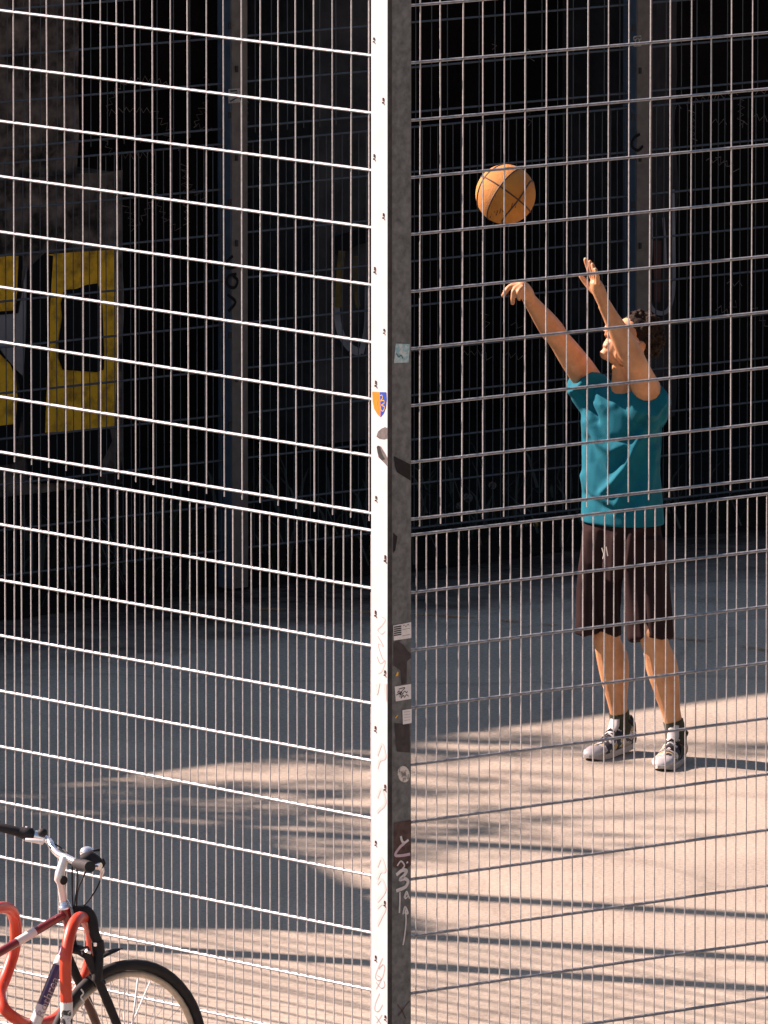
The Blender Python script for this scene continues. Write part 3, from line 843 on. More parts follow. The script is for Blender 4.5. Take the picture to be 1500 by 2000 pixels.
fR = (toeR - heelR).normalized(); fL = (toeL - heelL).normalized()
ankR = heelR + fR * 0.075 + UP * 0.115
ankL = heelL + fL * 0.075 + UP * 0.115
kneeR = W(1183, 1232, 0.0); kneeL = W(1276, 1240, -0.19)
hipR = W(1180, 1060, 0.06); hipL = W(1258, 1062, -0.08)
bm_ = MB()
def limb(pts, k=5, n=14):
    """pts: (Vector, radius)"""
    sp = spline([(p.x, p.y, p.z, r) for p, r in pts], k)
    bm_.tube([q[:3] for q in sp], [q[3] for q in sp], n)
def mid(a, b, t): return a + (b - a) * t
for hip, knee, ank, f in ((hipR, kneeR, ankR, fR), (hipL, kneeL, ankL, fL)):
    calf = mid(knee, ank, 0.30) - f * 0.016
    calf2 = mid(knee, ank, 0.52) - f * 0.010
    limb([(hip, 0.055), (mid(hip, knee, 0.5), 0.052), (mid(hip, knee, 0.85), 0.052), (knee, 0.058), (mid(knee, ank, 0.13), 0.057), (calf, 0.066),
          (calf2, 0.058), (mid(knee, ank, 0.75), 0.041), (mid(knee, ank, 0.92), 0.037), (ank, 0.039), (ank - UP * 0.05 + f * 0.03, 0.036)])
# trunk
TM = Matrix((TLs, -TF, UP)).transposed()
def loft(mb, secs, n=28, sq=2.3):
    vs = []; fs = []
    for c, a, b_ in secs:
        for k in range(n):
            t = 2 * math.pi * k / n
            cx = math.copysign(abs(math.cos(t)) ** (2 / sq), math.cos(t)); sy = math.copysign(abs(math.sin(t)) ** (2 / sq), math.sin(t))
            vs.append(c + TLs * (a * cx) + TF * (b_ * sy))
    m = len(secs)
    for i in range(m - 1):
        for k in range(n):
            fs.append((i * n + k, i * n + (k + 1) % n, (i + 1) * n + (k + 1) % n, (i + 1) * n + k))
    fs.append(tuple(range(n - 1, -1, -1))); fs.append(tuple((m - 1) * n + k for k in range(n)))
    mb.add(vs, fs)
loft(bm_, [(W(1215, 1070), .12, .08), (W(1214, 1000), .13, .085), (W(1213, 920), .13, .08), (W(1214, 850), .135, .085), (W(1216, 790), .14, .08), (W(1220, 765), .11, .07)])
# head frame
yaw, pit = math.radians(30), math.radians(37)
HF = Vector((-math.cos(yaw) * math.cos(pit), -math.sin(yaw) * math.cos(pit), math.sin(pit)))
HL = Vector((math.sin(yaw), -math.cos(yaw), 0))
HU = HF.cross(HL).normalized()
HM = Matrix((HF, HL, HU)).transposed()
HC = W(1229, 671, -0.10)
def hp(x, y, z): return HC + HM @ Vector((x, y, z))
neck0 = W(1222, 775, -0.03)
limb([(neck0, 0.075), (mid(neck0, hp(-0.03, 0, -0.06), 0.45), 0.060), (hp(-0.03, 0, -0.06), 0.060)])
bm_.ell(hp(-0.012, 0, 0.032), (0.100, 0.076, 0.090), HM, 20, 14)
bm_.ell(hp(0.034, 0, -0.040), (0.062, 0.060, 0.074), HM, 20, 14)
bm_.ell(hp(0.066, 0, -0.098), (0.026, 0.027, 0.022), HM)
bm_.ell(hp(0.02, 0.048, -0.07), (0.045, 0.02, 0.035), HM); bm_.ell(hp(0.02, -0.048, -0.07), (0.045, 0.02, 0.035), HM)
bm_.tube([hp(0.088, 0, 0.022), hp(0.104, 0, -0.002), hp(0.118, 0, -0.026)], [0.009, 0.012, 0.015], 10)
bm_.ell(hp(0.104, 0.011, -0.030), (0.012, 0.009, 0.009), HM); bm_.ell(hp(0.104, -0.011, -0.030), (0.012, 0.009, 0.009), HM)
bm_.ell(hp(0.088, 0, -0.058), (0.013, 0.024, 0.0075), HM); bm_.ell(hp(0.086, 0, -0.071), (0.013, 0.021, 0.0085), HM)
bm_.ell(hp(0.084, 0.032, 0.034), (0.014, 0.030, 0.010), HM); bm_.ell(hp(0.084, -0.032, 0.034), (0.014, 0.030, 0.010), HM)
for sg in (1, -1):
    bm_.ell(hp(-0.012, sg * 0.080, -0.008), (0.026, 0.011, 0.034), HM @ Matrix.Rotation(sg * 0.35, 3, 'Z'))
# arms
shR, elR, wrR = W(1158, 755, 0.10), W(1092, 663, -0.04), W(1034, 585, -0.19)
shL, elL, wrL = W(1272, 782, -0.13), W(1240, 708, -0.36), W(1180, 594, -0.42)
limb([(shR, 0.058), (mid(shR, elR, 0.35), 0.059), (mid(shR, elR, 0.72), 0.053), (elR, 0.046), (mid(elR, wrR, 0.22), 0.049), (mid(elR, wrR, 0.5), 0.044),
      (mid(elR, wrR, 0.8), 0.034), (wrR, 0.029)])
limb([(shL, 0.066), (mid(shL, elL, 0.4), 0.058), (mid(shL, elL, 0.75), 0.051), (elL, 0.049), (mid(elL, wrL, 0.2), 0.050), (mid(elL, wrL, 0.5), 0.043),
      (mid(elL, wrL, 0.8), 0.032), (wrL, 0.028)])
def hand(palm, fingers):
    sp = spline([(p.x, p.y, p.z, r) for p, r in palm], 4)
    d = (palm[-1][0] - palm[0][0]).normalized()
    bm_.tube([q[:3] for q in sp], [q[3] for q in sp], 12, flat=1.35, flat_dir=(0, 1, 0))
    for ch, r0, r1 in fingers:
        q = [W(*c) for c in ch]
        sp = spline([(p.x, p.y, p.z) for p in q], 4)
        n = len(sp)
        r0 *= 1.22; r1 *= 1.25
        bm_.tube(sp, [r0 + (r1 - r0) * i / (n - 1) for i in range(n)], 8)
        bm_.ell(sp[-1], (r1 * 1.02,) * 3, nu=8, nv=6)
# right hand: wrist flexed, fingers hanging after the release
hand([(wrR, 0.027), (W(1027, 571, -0.215), 0.031), (W(1019, 563, -0.235), 0.029), (W(1012, 560, -0.245), 0.020)],
     [([(1019, 557, -.225), (997, 561, -.255), (990, 567, -.262), (983, 577, -.262)], .0100, .0078),
      ([(1018, 558, -.245), (1005, 566, -.278), (1002, 578, -.280), (1001, 592, -.275)], .0100, .0080),
      ([(1020, 557, -.195), (1002, 557, -.205), (993, 562, -.21), (986, 569, -.21)], .0095, .0075),
      ([(1022, 560, -.262), (1014, 568, -.290), (1013, 576, -.290), (1014, 584, -.285)], .0090, .0070),
      ([(1030, 577, -.235), (1022, 580, -.255), (1017, 574, -.270), (1014, 566, -.275)], .0110, .0085)])
# left hand: open, fingers up
hand([(wrL, 0.025), (W(1172, 574, -0.43), 0.028), (W(1165, 558, -0.44), 0.027), (W(1160, 547, -0.445), 0.019)],
     [([(1160, 550, -.415), (1151, 528, -.415), (1147, 517, -.415), (1143.5, 507, -.415)], .0098, .0078),
      ([(1163, 550, -.44), (1157, 530, -.445), (1154, 521, -.445), (1152, 512, -.44)], .0098, .0078),
      ([(1166, 552, -.46), (1162, 533, -.475), (1159, 524, -.475), (1157, 517, -.47)], .0095, .0075),
      ([(1168, 556, -.48), (1167, 541, -.50), (1165, 533, -.50), (1163, 526, -.495)], .0085, .0068),
      ([(1171, 578, -.415), (1155, 564, -.395), (1145, 553, -.385), (1134.5, 539, -.38)], .0125, .0085)])
body_me = remeshed(bm_, 0.0046, 3, 'body')
put('body', body_me, skin, person)

# hair: curly, standing off the crown
hm = MB()
hm.ell(hp(-0.024, 0, 0.050), (0.102, 0.084, 0.094), HM, 18, 12)
rnd = random.Random(3)
for i in range(800):
    u = Vector((rnd.gauss(0, 1), rnd.gauss(0, 1), rnd.gauss(0, 1))).normalized()
    if u.z < -0.30 or (u.x > 0.50 and u.z < 0.55) or (u.x > 0.1 and u.z < 0.1): continue
    rr = rnd.uniform(0.92, 1.06)
    c = hp(-0.024 + u.x * 0.106 * rr, u.y * 0.088 * rr, 0.050 + u.z * 0.100 * rr)
    r = rnd.uniform(0.005, 0.011)
    hm.ell(c, (r, r * rnd.uniform(0.7, 1.3), r), HM @ Matrix.Rotation(rnd.uniform(0, 3), 3, 'X'), 7, 5)
hair_m = mat('dark_curly_hair', (0.008, 0.005, 0.0035), 0.85, col2=(0.028, 0.016, 0.009), scale=60, bump=0.8, bscale=160, spec=0.15)
put('hair', remeshed(hm, 0.0038, 1, 'hair'), hair_m, person)
# spectacles
gl = bpy.data.objects.new('spectacles', None); COL.objects.link(gl); gl.parent = person
frame_m = mat('clear_spectacle_frame', (0.42, 0.30, 0.27), 0.3)
lens_m = bpy.data.materials.new('spectacle_lens'); lens_m.use_nodes = True
pb_ = lens_m.node_tree.nodes['Principled BSDF']; pb_.inputs['Base Color'].default_value = (0.75, 0.6, 0.6, 1); pb_.inputs['Roughness'].default_value = 0.12
pb_.inputs['Alpha'].default_value = 0.7
for sg in (1, -1):
    ring = [hp(0.112 - 0.010 * abs(math.cos(a)), sg * 0.034 + 0.027 * math.cos(a), 0.008 + 0.022 * math.sin(a)) for a in [2 * math.pi * i / 20 for i in range(21)]]
    MB().tube(ring, 0.0028, 6, caps=False).build('lens_frame', frame_m, gl)
    MB().poly(ring[:-1]).build('lens', lens_m, gl)
    MB().tube([hp(0.104, sg * 0.061, 0.014), hp(0.06, sg * 0.080, 0.012), hp(-0.012, sg * 0.084, 0.008)], 0.0024, 6).build('temple', frame_m, gl)
    MB().ell(hp(0.085, sg * 0.032, 0.010), (0.012, 0.013, 0.010), HM).build('eye', M['white_paint'], person, smooth=True)
MB().tube([hp(0.112, 0.009, 0.012), hp(0.118, 0, 0.015), hp(0.112, -0.009, 0.012)], 0.0024, 6).build('bridge', frame_m, gl)

# t-shirt
sh = MB()
loft(sh, [(W(1216, 1021), .186, .128), (W(1215, 985), .184, .124), (W(1213, 920), .174, .120), (W(1214, 850), .180, .124), (W(1214, 800), .184, .120),
          (W(1216, 772), .172, .105), (W(1219, 757), .115, .088), (W(1221, 750), .088, .080)])
def sleeve(a, b_, r0, r1):
    sh.tube([a, mid(a, b_, 0.5), b_], [r0, (r0 + r1) / 2, r1], 18)
sleeve(W(1178, 790, 0.07), W(1129, 741, 0.045), 0.078, 0.072)
sleeve(W(1168, 770, 0.095), W(1129, 741, 0.045), 0.082, 0.074)
sleeve(W(1262, 800, -0.09), W(1286, 771, -0.13), 0.085, 0.068)
sleeve(W(1172, 800, 0.07), W(1135, 760, 0.06), 0.075, 0.060)
sleeve(W(1258, 800, -0.09), W(1268, 778, -0.235), 0.085, 0.080)
sh.ell(W(1272, 800, -0.12), (0.078, 0.085, 0.095))
shirt_me = remeshed(sh, 0.0065, 6, 'shirt')
# drape folds drawn as ridges (+) and valleys (-) over the front
folds = [([(1150, 800), (1165, 835), (1185, 858), (1210, 862), (1240, 845), (1262, 815)], -0.012, 9),
         ([(1148, 825), (1168, 862), (1195, 880), (1225, 868)], 0.010, 9),
         ([(1245, 860), (1225, 905), (1200, 940), (1180, 960)], 0.013, 8),
         ([(1228, 862), (1208, 905), (1182, 930), (1160, 900), (1146, 860)], -0.012, 11),
         ([(1270, 870), (1250, 930), (1235, 985)], -0.009, 10), ([(1283, 880), (1268, 940), (1262, 1000)], 0.009, 9),
         ([(1140, 930), (1160, 965), (1200, 985)], 0.007, 9), ([(1145, 965), (1175, 990), (1220, 998)], -0.007, 7),
         ([(1165, 790), (1180, 800), (1200, 790)], 0.005, 8),
         ([(1128, 770), (1150, 790), (1160, 820)], -0.010, 7), ([(1140, 745), (1165, 765), (1178, 790)], 0.008, 7),
         ([(1300, 800), (1290, 850), (1285, 900)], -0.008, 8), ([(1205, 1000), (1212, 960), (1230, 925)], 0.006, 7)]
def seg_d(p, a, b_):
    ax, ay = a; bx, by = b_; px, py = p
    dx, dy = bx - ax, by - ay
    t = max(0, min(1, ((px - ax) * dx + (py - ay) * dy) / (dx * dx + dy * dy)))
    return math.hypot(px - ax - t * dx, py - ay - t * dy)
def drape(me, folds, amp_noise, scale):
    nrm = [v.normal.copy() for v in me.vertices]
    for v, n in zip(me.vertices, nrm):
        d = amp_noise * mnoise.noise(v.co * scale)
        if n.y < 0.1:
            p = proj(v.co)
            for pts, amp, w in folds:
                m_ = min(seg_d(p, a, b_) for a, b_ in zip(pts, pts[1:]))
                if m_ < 3 * w:
                    d += 1.5 * amp * math.exp(-(m_ / w) ** 2)
        v.co += n * d
    me.update()
drape(shirt_me, folds, 0.003, 7)
teal_m = mat('teal_cotton', (0.001, 0.084, 0.120), 0.9, col2=(0.002, 0.112, 0.155), scale=14, bump=0.12, bscale=240, spec=0.2)
put('t_shirt', shirt_me, teal_m, person)
collar = [W(1221, 752, -0.02) + TLs * (0.070 * math.cos(a)) + TF * (0.066 * math.sin(a)) + UP * (0.004 - 0.020 * math.sin(a)) for a in [2 * math.pi * i / 32 for i in range(33)]]
MB().tube(collar, 0.0085, 8, caps=False).build('collar', teal_m, person, smooth=True)

# shorts
st = MB()
loft(st, [(W(1216, 1008), .165, .112), (W(1216, 1050), .178, .122), (W(1217, 1100), .185, .120), (W(1217, 1130), .16, .085)])
def shleg(pts):
    for (a, r0), (b_, r1) in zip(pts, pts[1:]):
        st.tube([a, b_], [r0, r1], 20)
sp_ = lambda c: c
st.tube([W(1182, 1050, .06), W(1173, 1120, .05), W(1169, 1185, .03), W(1168, 1240, 0.01)], [.088, .093, .092, .096], 20)
st.tube([W(1258, 1055, -.07), W(1264, 1125, -.10), W(1271, 1190, -.14), W(1275, 1250, -.17)], [.088, .092, .088, .088], 20)
shorts_me = remeshed(st, 0.0065, 4, 'shorts')
drape(shorts_me, [([(1175, 1045), (1168, 1110), (1170, 1170), (1176, 1240)], -0.012, 7), ([(1150, 1040), (1140, 1110), (1138, 1180), (1140, 1235)], 0.008, 9),
                  ([(1200, 1050), (1196, 1120), (1198, 1190), (1202, 1240)], 0.006, 8), ([(1234, 1045), (1228, 1100), (1230, 1170), (1234, 1245)], 0.012, 8),
                  ([(1252, 1045), (1250, 1110), (1256, 1180), (1262, 1250)], -0.010, 7), ([(1217, 1040), (1215, 1110), (1216, 1200)], -0.012, 6),
                  ([(1285, 1060), (1288, 1140), (1292, 1240)], 0.007, 8)], 0.003, 11)
shorts_m = mat('dark_brown_jersey', (0.018, 0.0105, 0.0105), 0.9, col2=(0.026, 0.0155, 0.015), scale=20, bump=0.1, bscale=220, spec=0.05)
put('shorts', shorts_me, shorts_m, person)
cord_m = mat('pale_drawstring', (0.45, 0.42, 0.36), 0.8)
for pts in ([(1176, 1070, -.125), (1180, 1082, -.135), (1178, 1092, -.14)], [(1184, 1068, -.125), (1186, 1080, -.135), (1187, 1086, -.14)]):
    MB().tube([W(*p) for p in pts], 0.003, 5).build('drawstring', cord_m, person)

# socks and shoes
sock_m = mat('olive_sock', (0.035, 0.038, 0.020), 0.9, var=0.3, scale=80, bump=0.3, bscale=200)
shoe_m = bpy.data.materials.new('patterned_shoe'); shoe_m.use_nodes = True
N = shoe_m.node_tree.nodes; L = shoe_m.node_tree.links
b = N['Principled BSDF']; b.inputs['Roughness'].default_value = 0.55
tc = N.new('ShaderNodeTexCoord'); nz = N.new('ShaderNodeTexNoise'); nz.inputs['Scale'].default_value = 15; nz.inputs['Detail'].default_value = 1.5
nz.inputs['Distortion'].default_value = 1.2
cr = N.new('ShaderNodeValToRGB'); cr.color_ramp.interpolation = 'CONSTANT'
e = cr.color_ramp.elements
e[0].position = 0; e[0].color = (0.02, 0.02, 0.022, 1)
e[1].position = 0.49; e[1].color = (0.44, 0.43, 0.42, 1)
x = e.new(0.58); x.color = (0.40, 0.26, 0.05, 1)
x = e.new(0.63); x.color = (0.60, 0.59, 0.58, 1)
L.new(tc.outputs['Object'], nz.inputs['Vector']); L.new(nz.outputs['Fac'], cr.inputs[0]); L.new(cr.outputs[0], b.inputs['Base Color'])
toe_m = mat('white_shoe_leather', (0.36, 0.35, 0.34), 0.5, col2=(0.48, 0.47, 0.46), scale=30)
sole_m = mat('white_rubber_sole', (0.38, 0.36, 0.33), 0.7, col2=(0.50, 0.48, 0.45), scale=20)
def shoe(heel, f, ank, label, lift, side):
    g = UP.cross(f).normalized()
    L_ = 0.318
    t = bpy.data.objects.new('shoe', None); COL.objects.link(t); t.parent = person
    t['label'] = label
    t.location = heel - person.location
    def q(x, y, z): return heel + f * (x * L_) + g * y + UP * (z + lift * max(0, 0.72 - x) / 0.72)
    prof = [(-0.02, .022, .045), (0.03, .034, .085), (0.12, .038, .118), (0.22, .039, .120), (0.33, .039, .112), (0.45, .041, .094), (0.57, .044, .076), (0.70, .048, .064), (0.82, .048, .056), (0.92, .041, .047), (0.98, .028, .038), (1.01, .012, .028)]
    def ring(mb, secs):
        n = 16; vs = []; fs = []
        for x_, w, h in secs:
            for k in range(n):
                a = 2 * math.pi * k / n
                cx = math.copysign(abs(math.cos(a)) ** 0.75, math.cos(a)); sz = math.copysign(abs(math.sin(a)) ** 0.8, math.sin(a))
                top = 1.0 if sz < 0 else 0.85 + 0.0 * cx
                ww = w * (1.0 - 0.28 * max(0, sz) ** 1.5)
                vs.append(q(x_, ww * cx + side * 0.006 * math.sin(x_ * 3), 0.014 + (h - 0.014) * (0.5 + 0.5 * sz)))
        for i in range(len(secs) - 1):
            for k in range(n):
                fs.append((i * n + k, i * n + (k + 1) % n, (i + 1) * n + (k + 1) % n, (i + 1) * n + k))
        fs.append(tuple(range(n - 1, -1, -1))); fs.append(tuple((len(secs) - 1) * n + k for k in range(n)))
        mb.add(vs, fs)
    mb = MB(); ring(mb, prof)
    mb.build('upper', shoe_m, t, smooth=True)
    mb = MB(); ring(mb, [(x_, w + 0.0025, h + 0.0025) for x_, w, h in prof[8:]])
    mb.build('toe_cap', toe_m, t, smooth=True)
    # sole
    mb = MB(); n = 22
    outl = []
    for i in range(n):
        x_ = -0.03 + 1.06 * i / (n - 1)
        w = 0.046 * (max(0.0, 1 - abs(2 * (x_ - 0.5) / 1.08) ** 3.2)) ** 0.5 * (0.84 + 0.30 * x_)
        outl.append((x_, w))
    up_ = [q(x_, w, 0.026) for x_, w in outl] + [q(x_, -w, 0.026) for x_, w in reversed(outl)]
    dn = [q(x_, w * 0.95, 0.001 + 0.010 * max(0, (x_ - 0.8) / 0.2) ** 2) for x_, w in outl] + [q(x_, -w * 0.95, 0.001 + 0.010 * max(0, (x_ - 0.8) / 0.2) ** 2) for x_, w in reversed(outl)]
    m2 = len(up_)
    mb.add(up_ + dn, [tuple(range(m2)), tuple(range(2 * m2 - 1, m2 - 1, -1))] + [(i, i + m2, (i + 1) % m2 + m2, (i + 1) % m2) for i in range(m2)])
    mb.build('sole', sole_m, t)
    # dark padded collar, tongue, laces
    col = [q(0.20 + 0.115 * math.cos(a), 0.037 * math.sin(a), 0.122 + 0.018 * math.cos(a)) for a in [2 * math.pi * i / 18 for i in range(19)]]
    MB().tube(col, 0.011, 7, caps=False).build('collar', M['black'], t, smooth=True)
    MB().tube([q(-0.005, 0, 0.06), q(0.02, 0, 0.10), q(0.05, 0, 0.135)], [0.020, 0.022, 0.012], 8).build('heel_tab', M['black'], t, smooth=True)
    MB().tube([q(0.48, 0, 0.088), q(0.40, 0, 0.115), q(0.355, 0, 0.158)], [0.020, 0.026, 0.022], 10, flat=0.35, flat_dir=UP).build('tongue', toe_m, t, smooth=True)
    for i in range(5):
        x_ = 0.40 + 0.062 * i; h = 0.116 - 0.0105 * i
        MB().tube([q(x_, -0.028, h - 0.018), q(x_ + 0.02, 0, h + 0.002), q(x_ + 0.005, 0.028, h - 0.018)], 0.0042, 6).build('lace', M['black'] if i % 2 else toe_m, t, smooth=True)
    sgn = side
    mb = MB()
    for y0 in (1, -1):
        mb.add([q(0.30, y0 * .0405, .06), q(0.44, y0 * .0425, .028), q(0.58, y0 * .046, .030), q(0.50, y0 * .043, .055), q(0.40, y0 * .038, .088)], [(0, 1, 2, 3, 4)])
    mb.build('side_panel', M['black'], t)
shoe(heelR, fR, ankR, 'white, black and gold basketball shoe pointing left', 0.016, 1)
shoe(heelL, fL, ankL, 'white, black and gold basketball shoe pointing towards the camera', 0.004, -1)
for ank, f, knee in ((ankR, fR, kneeR), (ankL, fL, kneeL)):
    ax = (knee - ank).normalized()
    MB().tube([ank - UP * 0.04 + f * 0.02, ank, ank + ax * 0.035, ank + ax * 0.062], [0.046, 0.044, 0.0425, 0.042], 14).build('sock', sock_m, person, smooth=True)

# ------------------------------------------------------------------ bicycle
BK_W = at_y(245, 2074, 42.33)                       # front hub
R_WH = BK_W.z
print('front wheel radius', R_WH)
bike = thing('bicycle', 'maroon and purple bicycle with silver handlebar stem standing at the fence', 'bicycle', Vector((BK_W.x, BK_W.y, 0)))
def BP(px, py, off=0.0): return hit(px, py, BK_W + NR * off, NR)
chrome = mat('polished_aluminium', (0.75, 0.75, 0.76), 0.22, 0.85, var=0.05, scale=30)
silver = mat('satin_silver', (0.62, 0.60, 0.58), 0.4, 0.4)
maroon = mat('maroon_frame_paint', (0.13, 0.018, 0.022), 0.3, coat=0.6, var=0.15, scale=15)
purple = mat('purple_frame_paint', (0.045, 0.012, 0.06), 0.3, coat=0.6, var=0.15, scale=15)
rimm = mat('dusty_rim', (0.42, 0.36, 0.28), 0.45, 0.3, var=0.15, scale=30)
brownfork = mat('rusty_fork_paint', (0.07, 0.028, 0.018), 0.45, var=0.3, scale=20)
graph = mat('white_print', (0.6, 0.58, 0.55), 0.5)
reflector = mat('white_spoke_reflector', (0.8, 0.78, 0.75), 0.4)
def wheel(c, label):
    w = bpy.data.objects.new('wheel', None); COL.objects.link(w); w.parent = bike
    w.location = c - bike.location; w['label'] = label
    def circ(r, n=48): return [c + DR * (r * math.cos(2 * math.pi * i / n)) + UP * (r * math.sin(2 * math.pi * i / n)) for i in range(n + 1)]
    MB().tube(circ(R_WH - 0.020), 0.0195, 10, caps=False).build('tyre', M['black'], w, smooth=True)
    MB().tube(circ(R_WH - 0.051), 0.0115, 8, caps=False, flat=1.0).build('rim', rimm, w, smooth=True)
    MB().tube([c - NR * 0.05, c + NR * 0.05], 0.016, 10).build('hub', silver, w)
    sm_ = []
    for i in range(32):
        a = 2 * math.pi * i / 32; sg = 1 if i % 2 else -1
        a2 = a + (0.9 if (i // 2) % 2 else -0.9)
        p = c + DR * (0.018 * math.cos(a2)) + UP * (0.018 * math.sin(a2)) + NR * (0.03 * sg)
        e_ = c + (DR * math.cos(a) + UP * math.sin(a)) * (R_WH - 0.058)
        MB().tube([p, e_], 0.0011, 4).build('spoke', silver, w)
        if i in (6, 7, 8):
            MB().tube([mid(p, e_, 0.25), mid(p, e_, 0.97)], 0.0034, 6).build('spoke_reflector', reflector, w)
wheel(BK_W, 'front wheel with black tyre')
rear = BK_W - DR * 1.06
wheel(rear, 'rear wheel')
def bt(name, pts, r, m, n=12, **k): return MB().tube(pts, r, n, **k).build(name, m, bike, smooth=True)
ht0, ht1 = BP(127, 1773), BP(140, 1832)
ax = (ht1 - ht0).normalized()
bt('head_tube', [ht0, ht1], 0.0185, maroon)
bt('headset', [ht0 - ax * 0.026, ht0 - ax * 0.020, ht0 - ax * 0.019, ht0 - ax * 0.010, ht0 - ax * 0.009, ht0], [0.016, 0.018, 0.019, 0.019, 0.023, 0.023], chrome, 16)
tt0 = BP(126, 1786); tt1 = BP(-175, 1962)
bt('top_tube', [tt0, tt1], 0.0145, maroon, 14)
d_ = (BP(35, 1835) - tt0); L0 = d_.length; dv = (tt1 - tt0).normalized()
bt('frame_band', [tt0 + dv * (BP(68, 1822) - tt0).length, tt0 + dv * (BP(33, 1842) - tt0).length], 0.0153, graph, 14)
bb = rear + DR * 0.44 - UP * 0.06
dt0 = BP(139, 1826)
dtd = BP(72, 1990)
dirv = (dtd - dt0).normalized()
bb = dt0 + dirv * ((0.29 - dt0.z) / dirv.z)
bt('down_tube', [dt0, bb], 0.0195, purple, 14)
for a0, a1 in (((119, 1868), (113, 1886)), ((78, 1962), (62, 2000))):
    p0_, p1_ = BP(*a0), BP(*a1)
    k0 = (p0_ - dt0).dot(dirv); k1 = (p1_ - dt0).dot(dirv)
    bt('pale_panel', [dt0 + dirv * k0, dt0 + dirv * k1], 0.0201, graph, 14)
stt = tt1 - (tt1 - bb).normalized() * -0.10
bt('seat_tube', [bb, tt1 + (tt1 - bb).normalized() * 0.06], 0.0165, maroon)
sd = tt1 + (tt1 - bb).normalized() * 0.24
bt('seat_post', [tt1, sd], 0.013, silver)
sad = MB(); sad.ell(sd + DR * 0.02 + UP * 0.02, (0.14, 0.055, 0.028), Matrix((DR, DL, UP)).transposed()); sad.ell(sd - DR * 0.07 + UP * 0.025, (0.07, 0.085, 0.03), Matrix((DR, DL, UP)).transposed())
put('saddle', remeshed(sad, 0.01, 3, 'saddle'), M['black'], bike)
for sg in (1, -1):
    bt('chain_stay', [bb + NR * 0.03 * sg, rear + NR * 0.06 * sg], 0.009, maroon, 8)
    bt('seat_stay', [tt1 + NR * 0.02 * sg, rear + NR * 0.06 * sg], 0.008, maroon, 8)
    bt('crank', [bb + NR * 0.06 * sg, bb + NR * 0.075 * sg + (DR * 0.5 + UP * -0.86) * 0.17 * sg], 0.010, silver, 8)
    MB().box(bb + NR * (0.075 * sg) + (DR * 0.5 + UP * -0.86) * 0.17 * sg - DR * 0.045 - UP * 0.01 - NR * (0.0 if sg > 0 else 0.09), DR * 0.09, NR * 0.09, UP * 0.02).build('pedal', M['black'], bike)
bt('chain_ring', [bb + NR * 0.045, bb + NR * 0.05], 0.085, M['black'], 24)
# fork
fc = ht1 + ax * 0.05
bt('fork_crown', [fc + NR * 0.062, fc + NR * 0.03 - ax * 0.01, fc - NR * 0.03 - ax * 0.01, fc - NR * 0.062], 0.017, M['black'])
bt('steerer', [ht1, fc], 0.014, M['black'])
for sg in (1, -1):
    kk = mid(fc, BK_W, 0.42) + NR * 0.060 * sg
    bt('fork_boot', [fc + NR * 0.060 * sg - ax * 0.02, kk], 0.0155, M['black'])
    bt('fork_leg', [kk, mid(fc, BK_W, 0.85) + NR * 0.062 * sg + DR * -0.01, BK_W + NR * 0.055 * sg], [0.0165, 0.014, 0.010], brownfork if sg < 0 else M['black'])
MB().ribbon([BP(x, y, 0.086) for x, y in spline([(158, 1932), (163, 1940), (158, 1948), (164, 1958), (159, 1968), (165, 1975), (160, 1985)], 4)], 0.006, NR).build('fork_print', graph, bike)
# brake
bt('brake_arm', [BP(176, 1905, 0.02), BP(190, 1918, 0.05), BP(196, 1926, 0.06)], [0.010, 0.009, 0.008], M['black'], 8)
bt('brake_pad', [BP(186, 1924, 0.03), BP(204, 1918, 0.03)], 0.008, M['black'], 8)
bt('brake_bolt', [BP(168, 1857, 0.09), BP(176, 1861, 0.09)], 0.006, chrome, 8)
# short mudguard
bt('mudguard', [BP(188, 1872, 0.0), BP(205, 1863, 0.0), BP(222, 1857, 0.0), BP(238, 1852, 0.0)], [0.022, 0.022, 0.017, 0.006], M['black'], 10, flat=0.35, flat_dir=UP)
# stem and handlebar
bt('stem', [ht0 - ax * 0.026, BP(119, 1726), BP(116, 1718), BP(117, 1706), BP(122, 1688), BP(127, 1674)], [0.0135, 0.0135, 0.018, 0.017, 0.0145, 0.017], silver, 14)
cap = BP(117, 1718)
bt('stem_cap', [cap + NR * 0.019, cap + NR * 0.0225], 0.0155, M['black'], 18)
bar = [BP(60, 1630, -0.17), BP(92, 1640, -0.125), BP(101, 1652, -0.09), BP(108, 1662, -0.06), BP(118, 1671, -0.03), BP(128, 1674, 0.0), BP(140, 1680, 0.03), BP(152, 1686, 0.07), BP(166, 1689, 0.12), BP(182, 1690, 0.16), BP(196, 1692, 0.19)]
bsp = spline([tuple(p) for p in bar], 4)
bt('handlebar', bsp, 0.0125, chrome, 12)
bt('grip', [BP(-40, 1606, -0.30), BP(-5, 1614, -0.25), BP(22, 1621, -0.21), BP(40, 1626, -0.19)], 0.0165, M['black'], 12)
bt('grip_shifter', [BP(38, 1625, -0.19), BP(46, 1627, -0.18), BP(50, 1628, -0.175), BP(60, 1631, -0.165), BP(66, 1632, -0.16)], [0.019, 0.021, 0.024, 0.025, 0.015], M['black'], 14)
bt('shifter_ring', [BP(47, 1627.5, -0.182), BP(50, 1628.2, -0.179)], 0.0255, silver, 14)
bt('brake_clamp', [BP(66, 1632, -0.16), BP(76, 1634, -0.15), BP(88, 1638, -0.135)], [0.018, 0.021, 0.019], chrome, 12)
MB().ell(BP(83, 1626, -0.11), (0.017, 0.017, 0.015)).build('clamp_knob', M['black'], bike, smooth=True)
bt('brake_lever', [BP(84, 1645, -0.10), BP(68, 1642, -0.12), BP(50, 1640, -0.15)], [0.009, 0.008, 0.006], silver, 8)
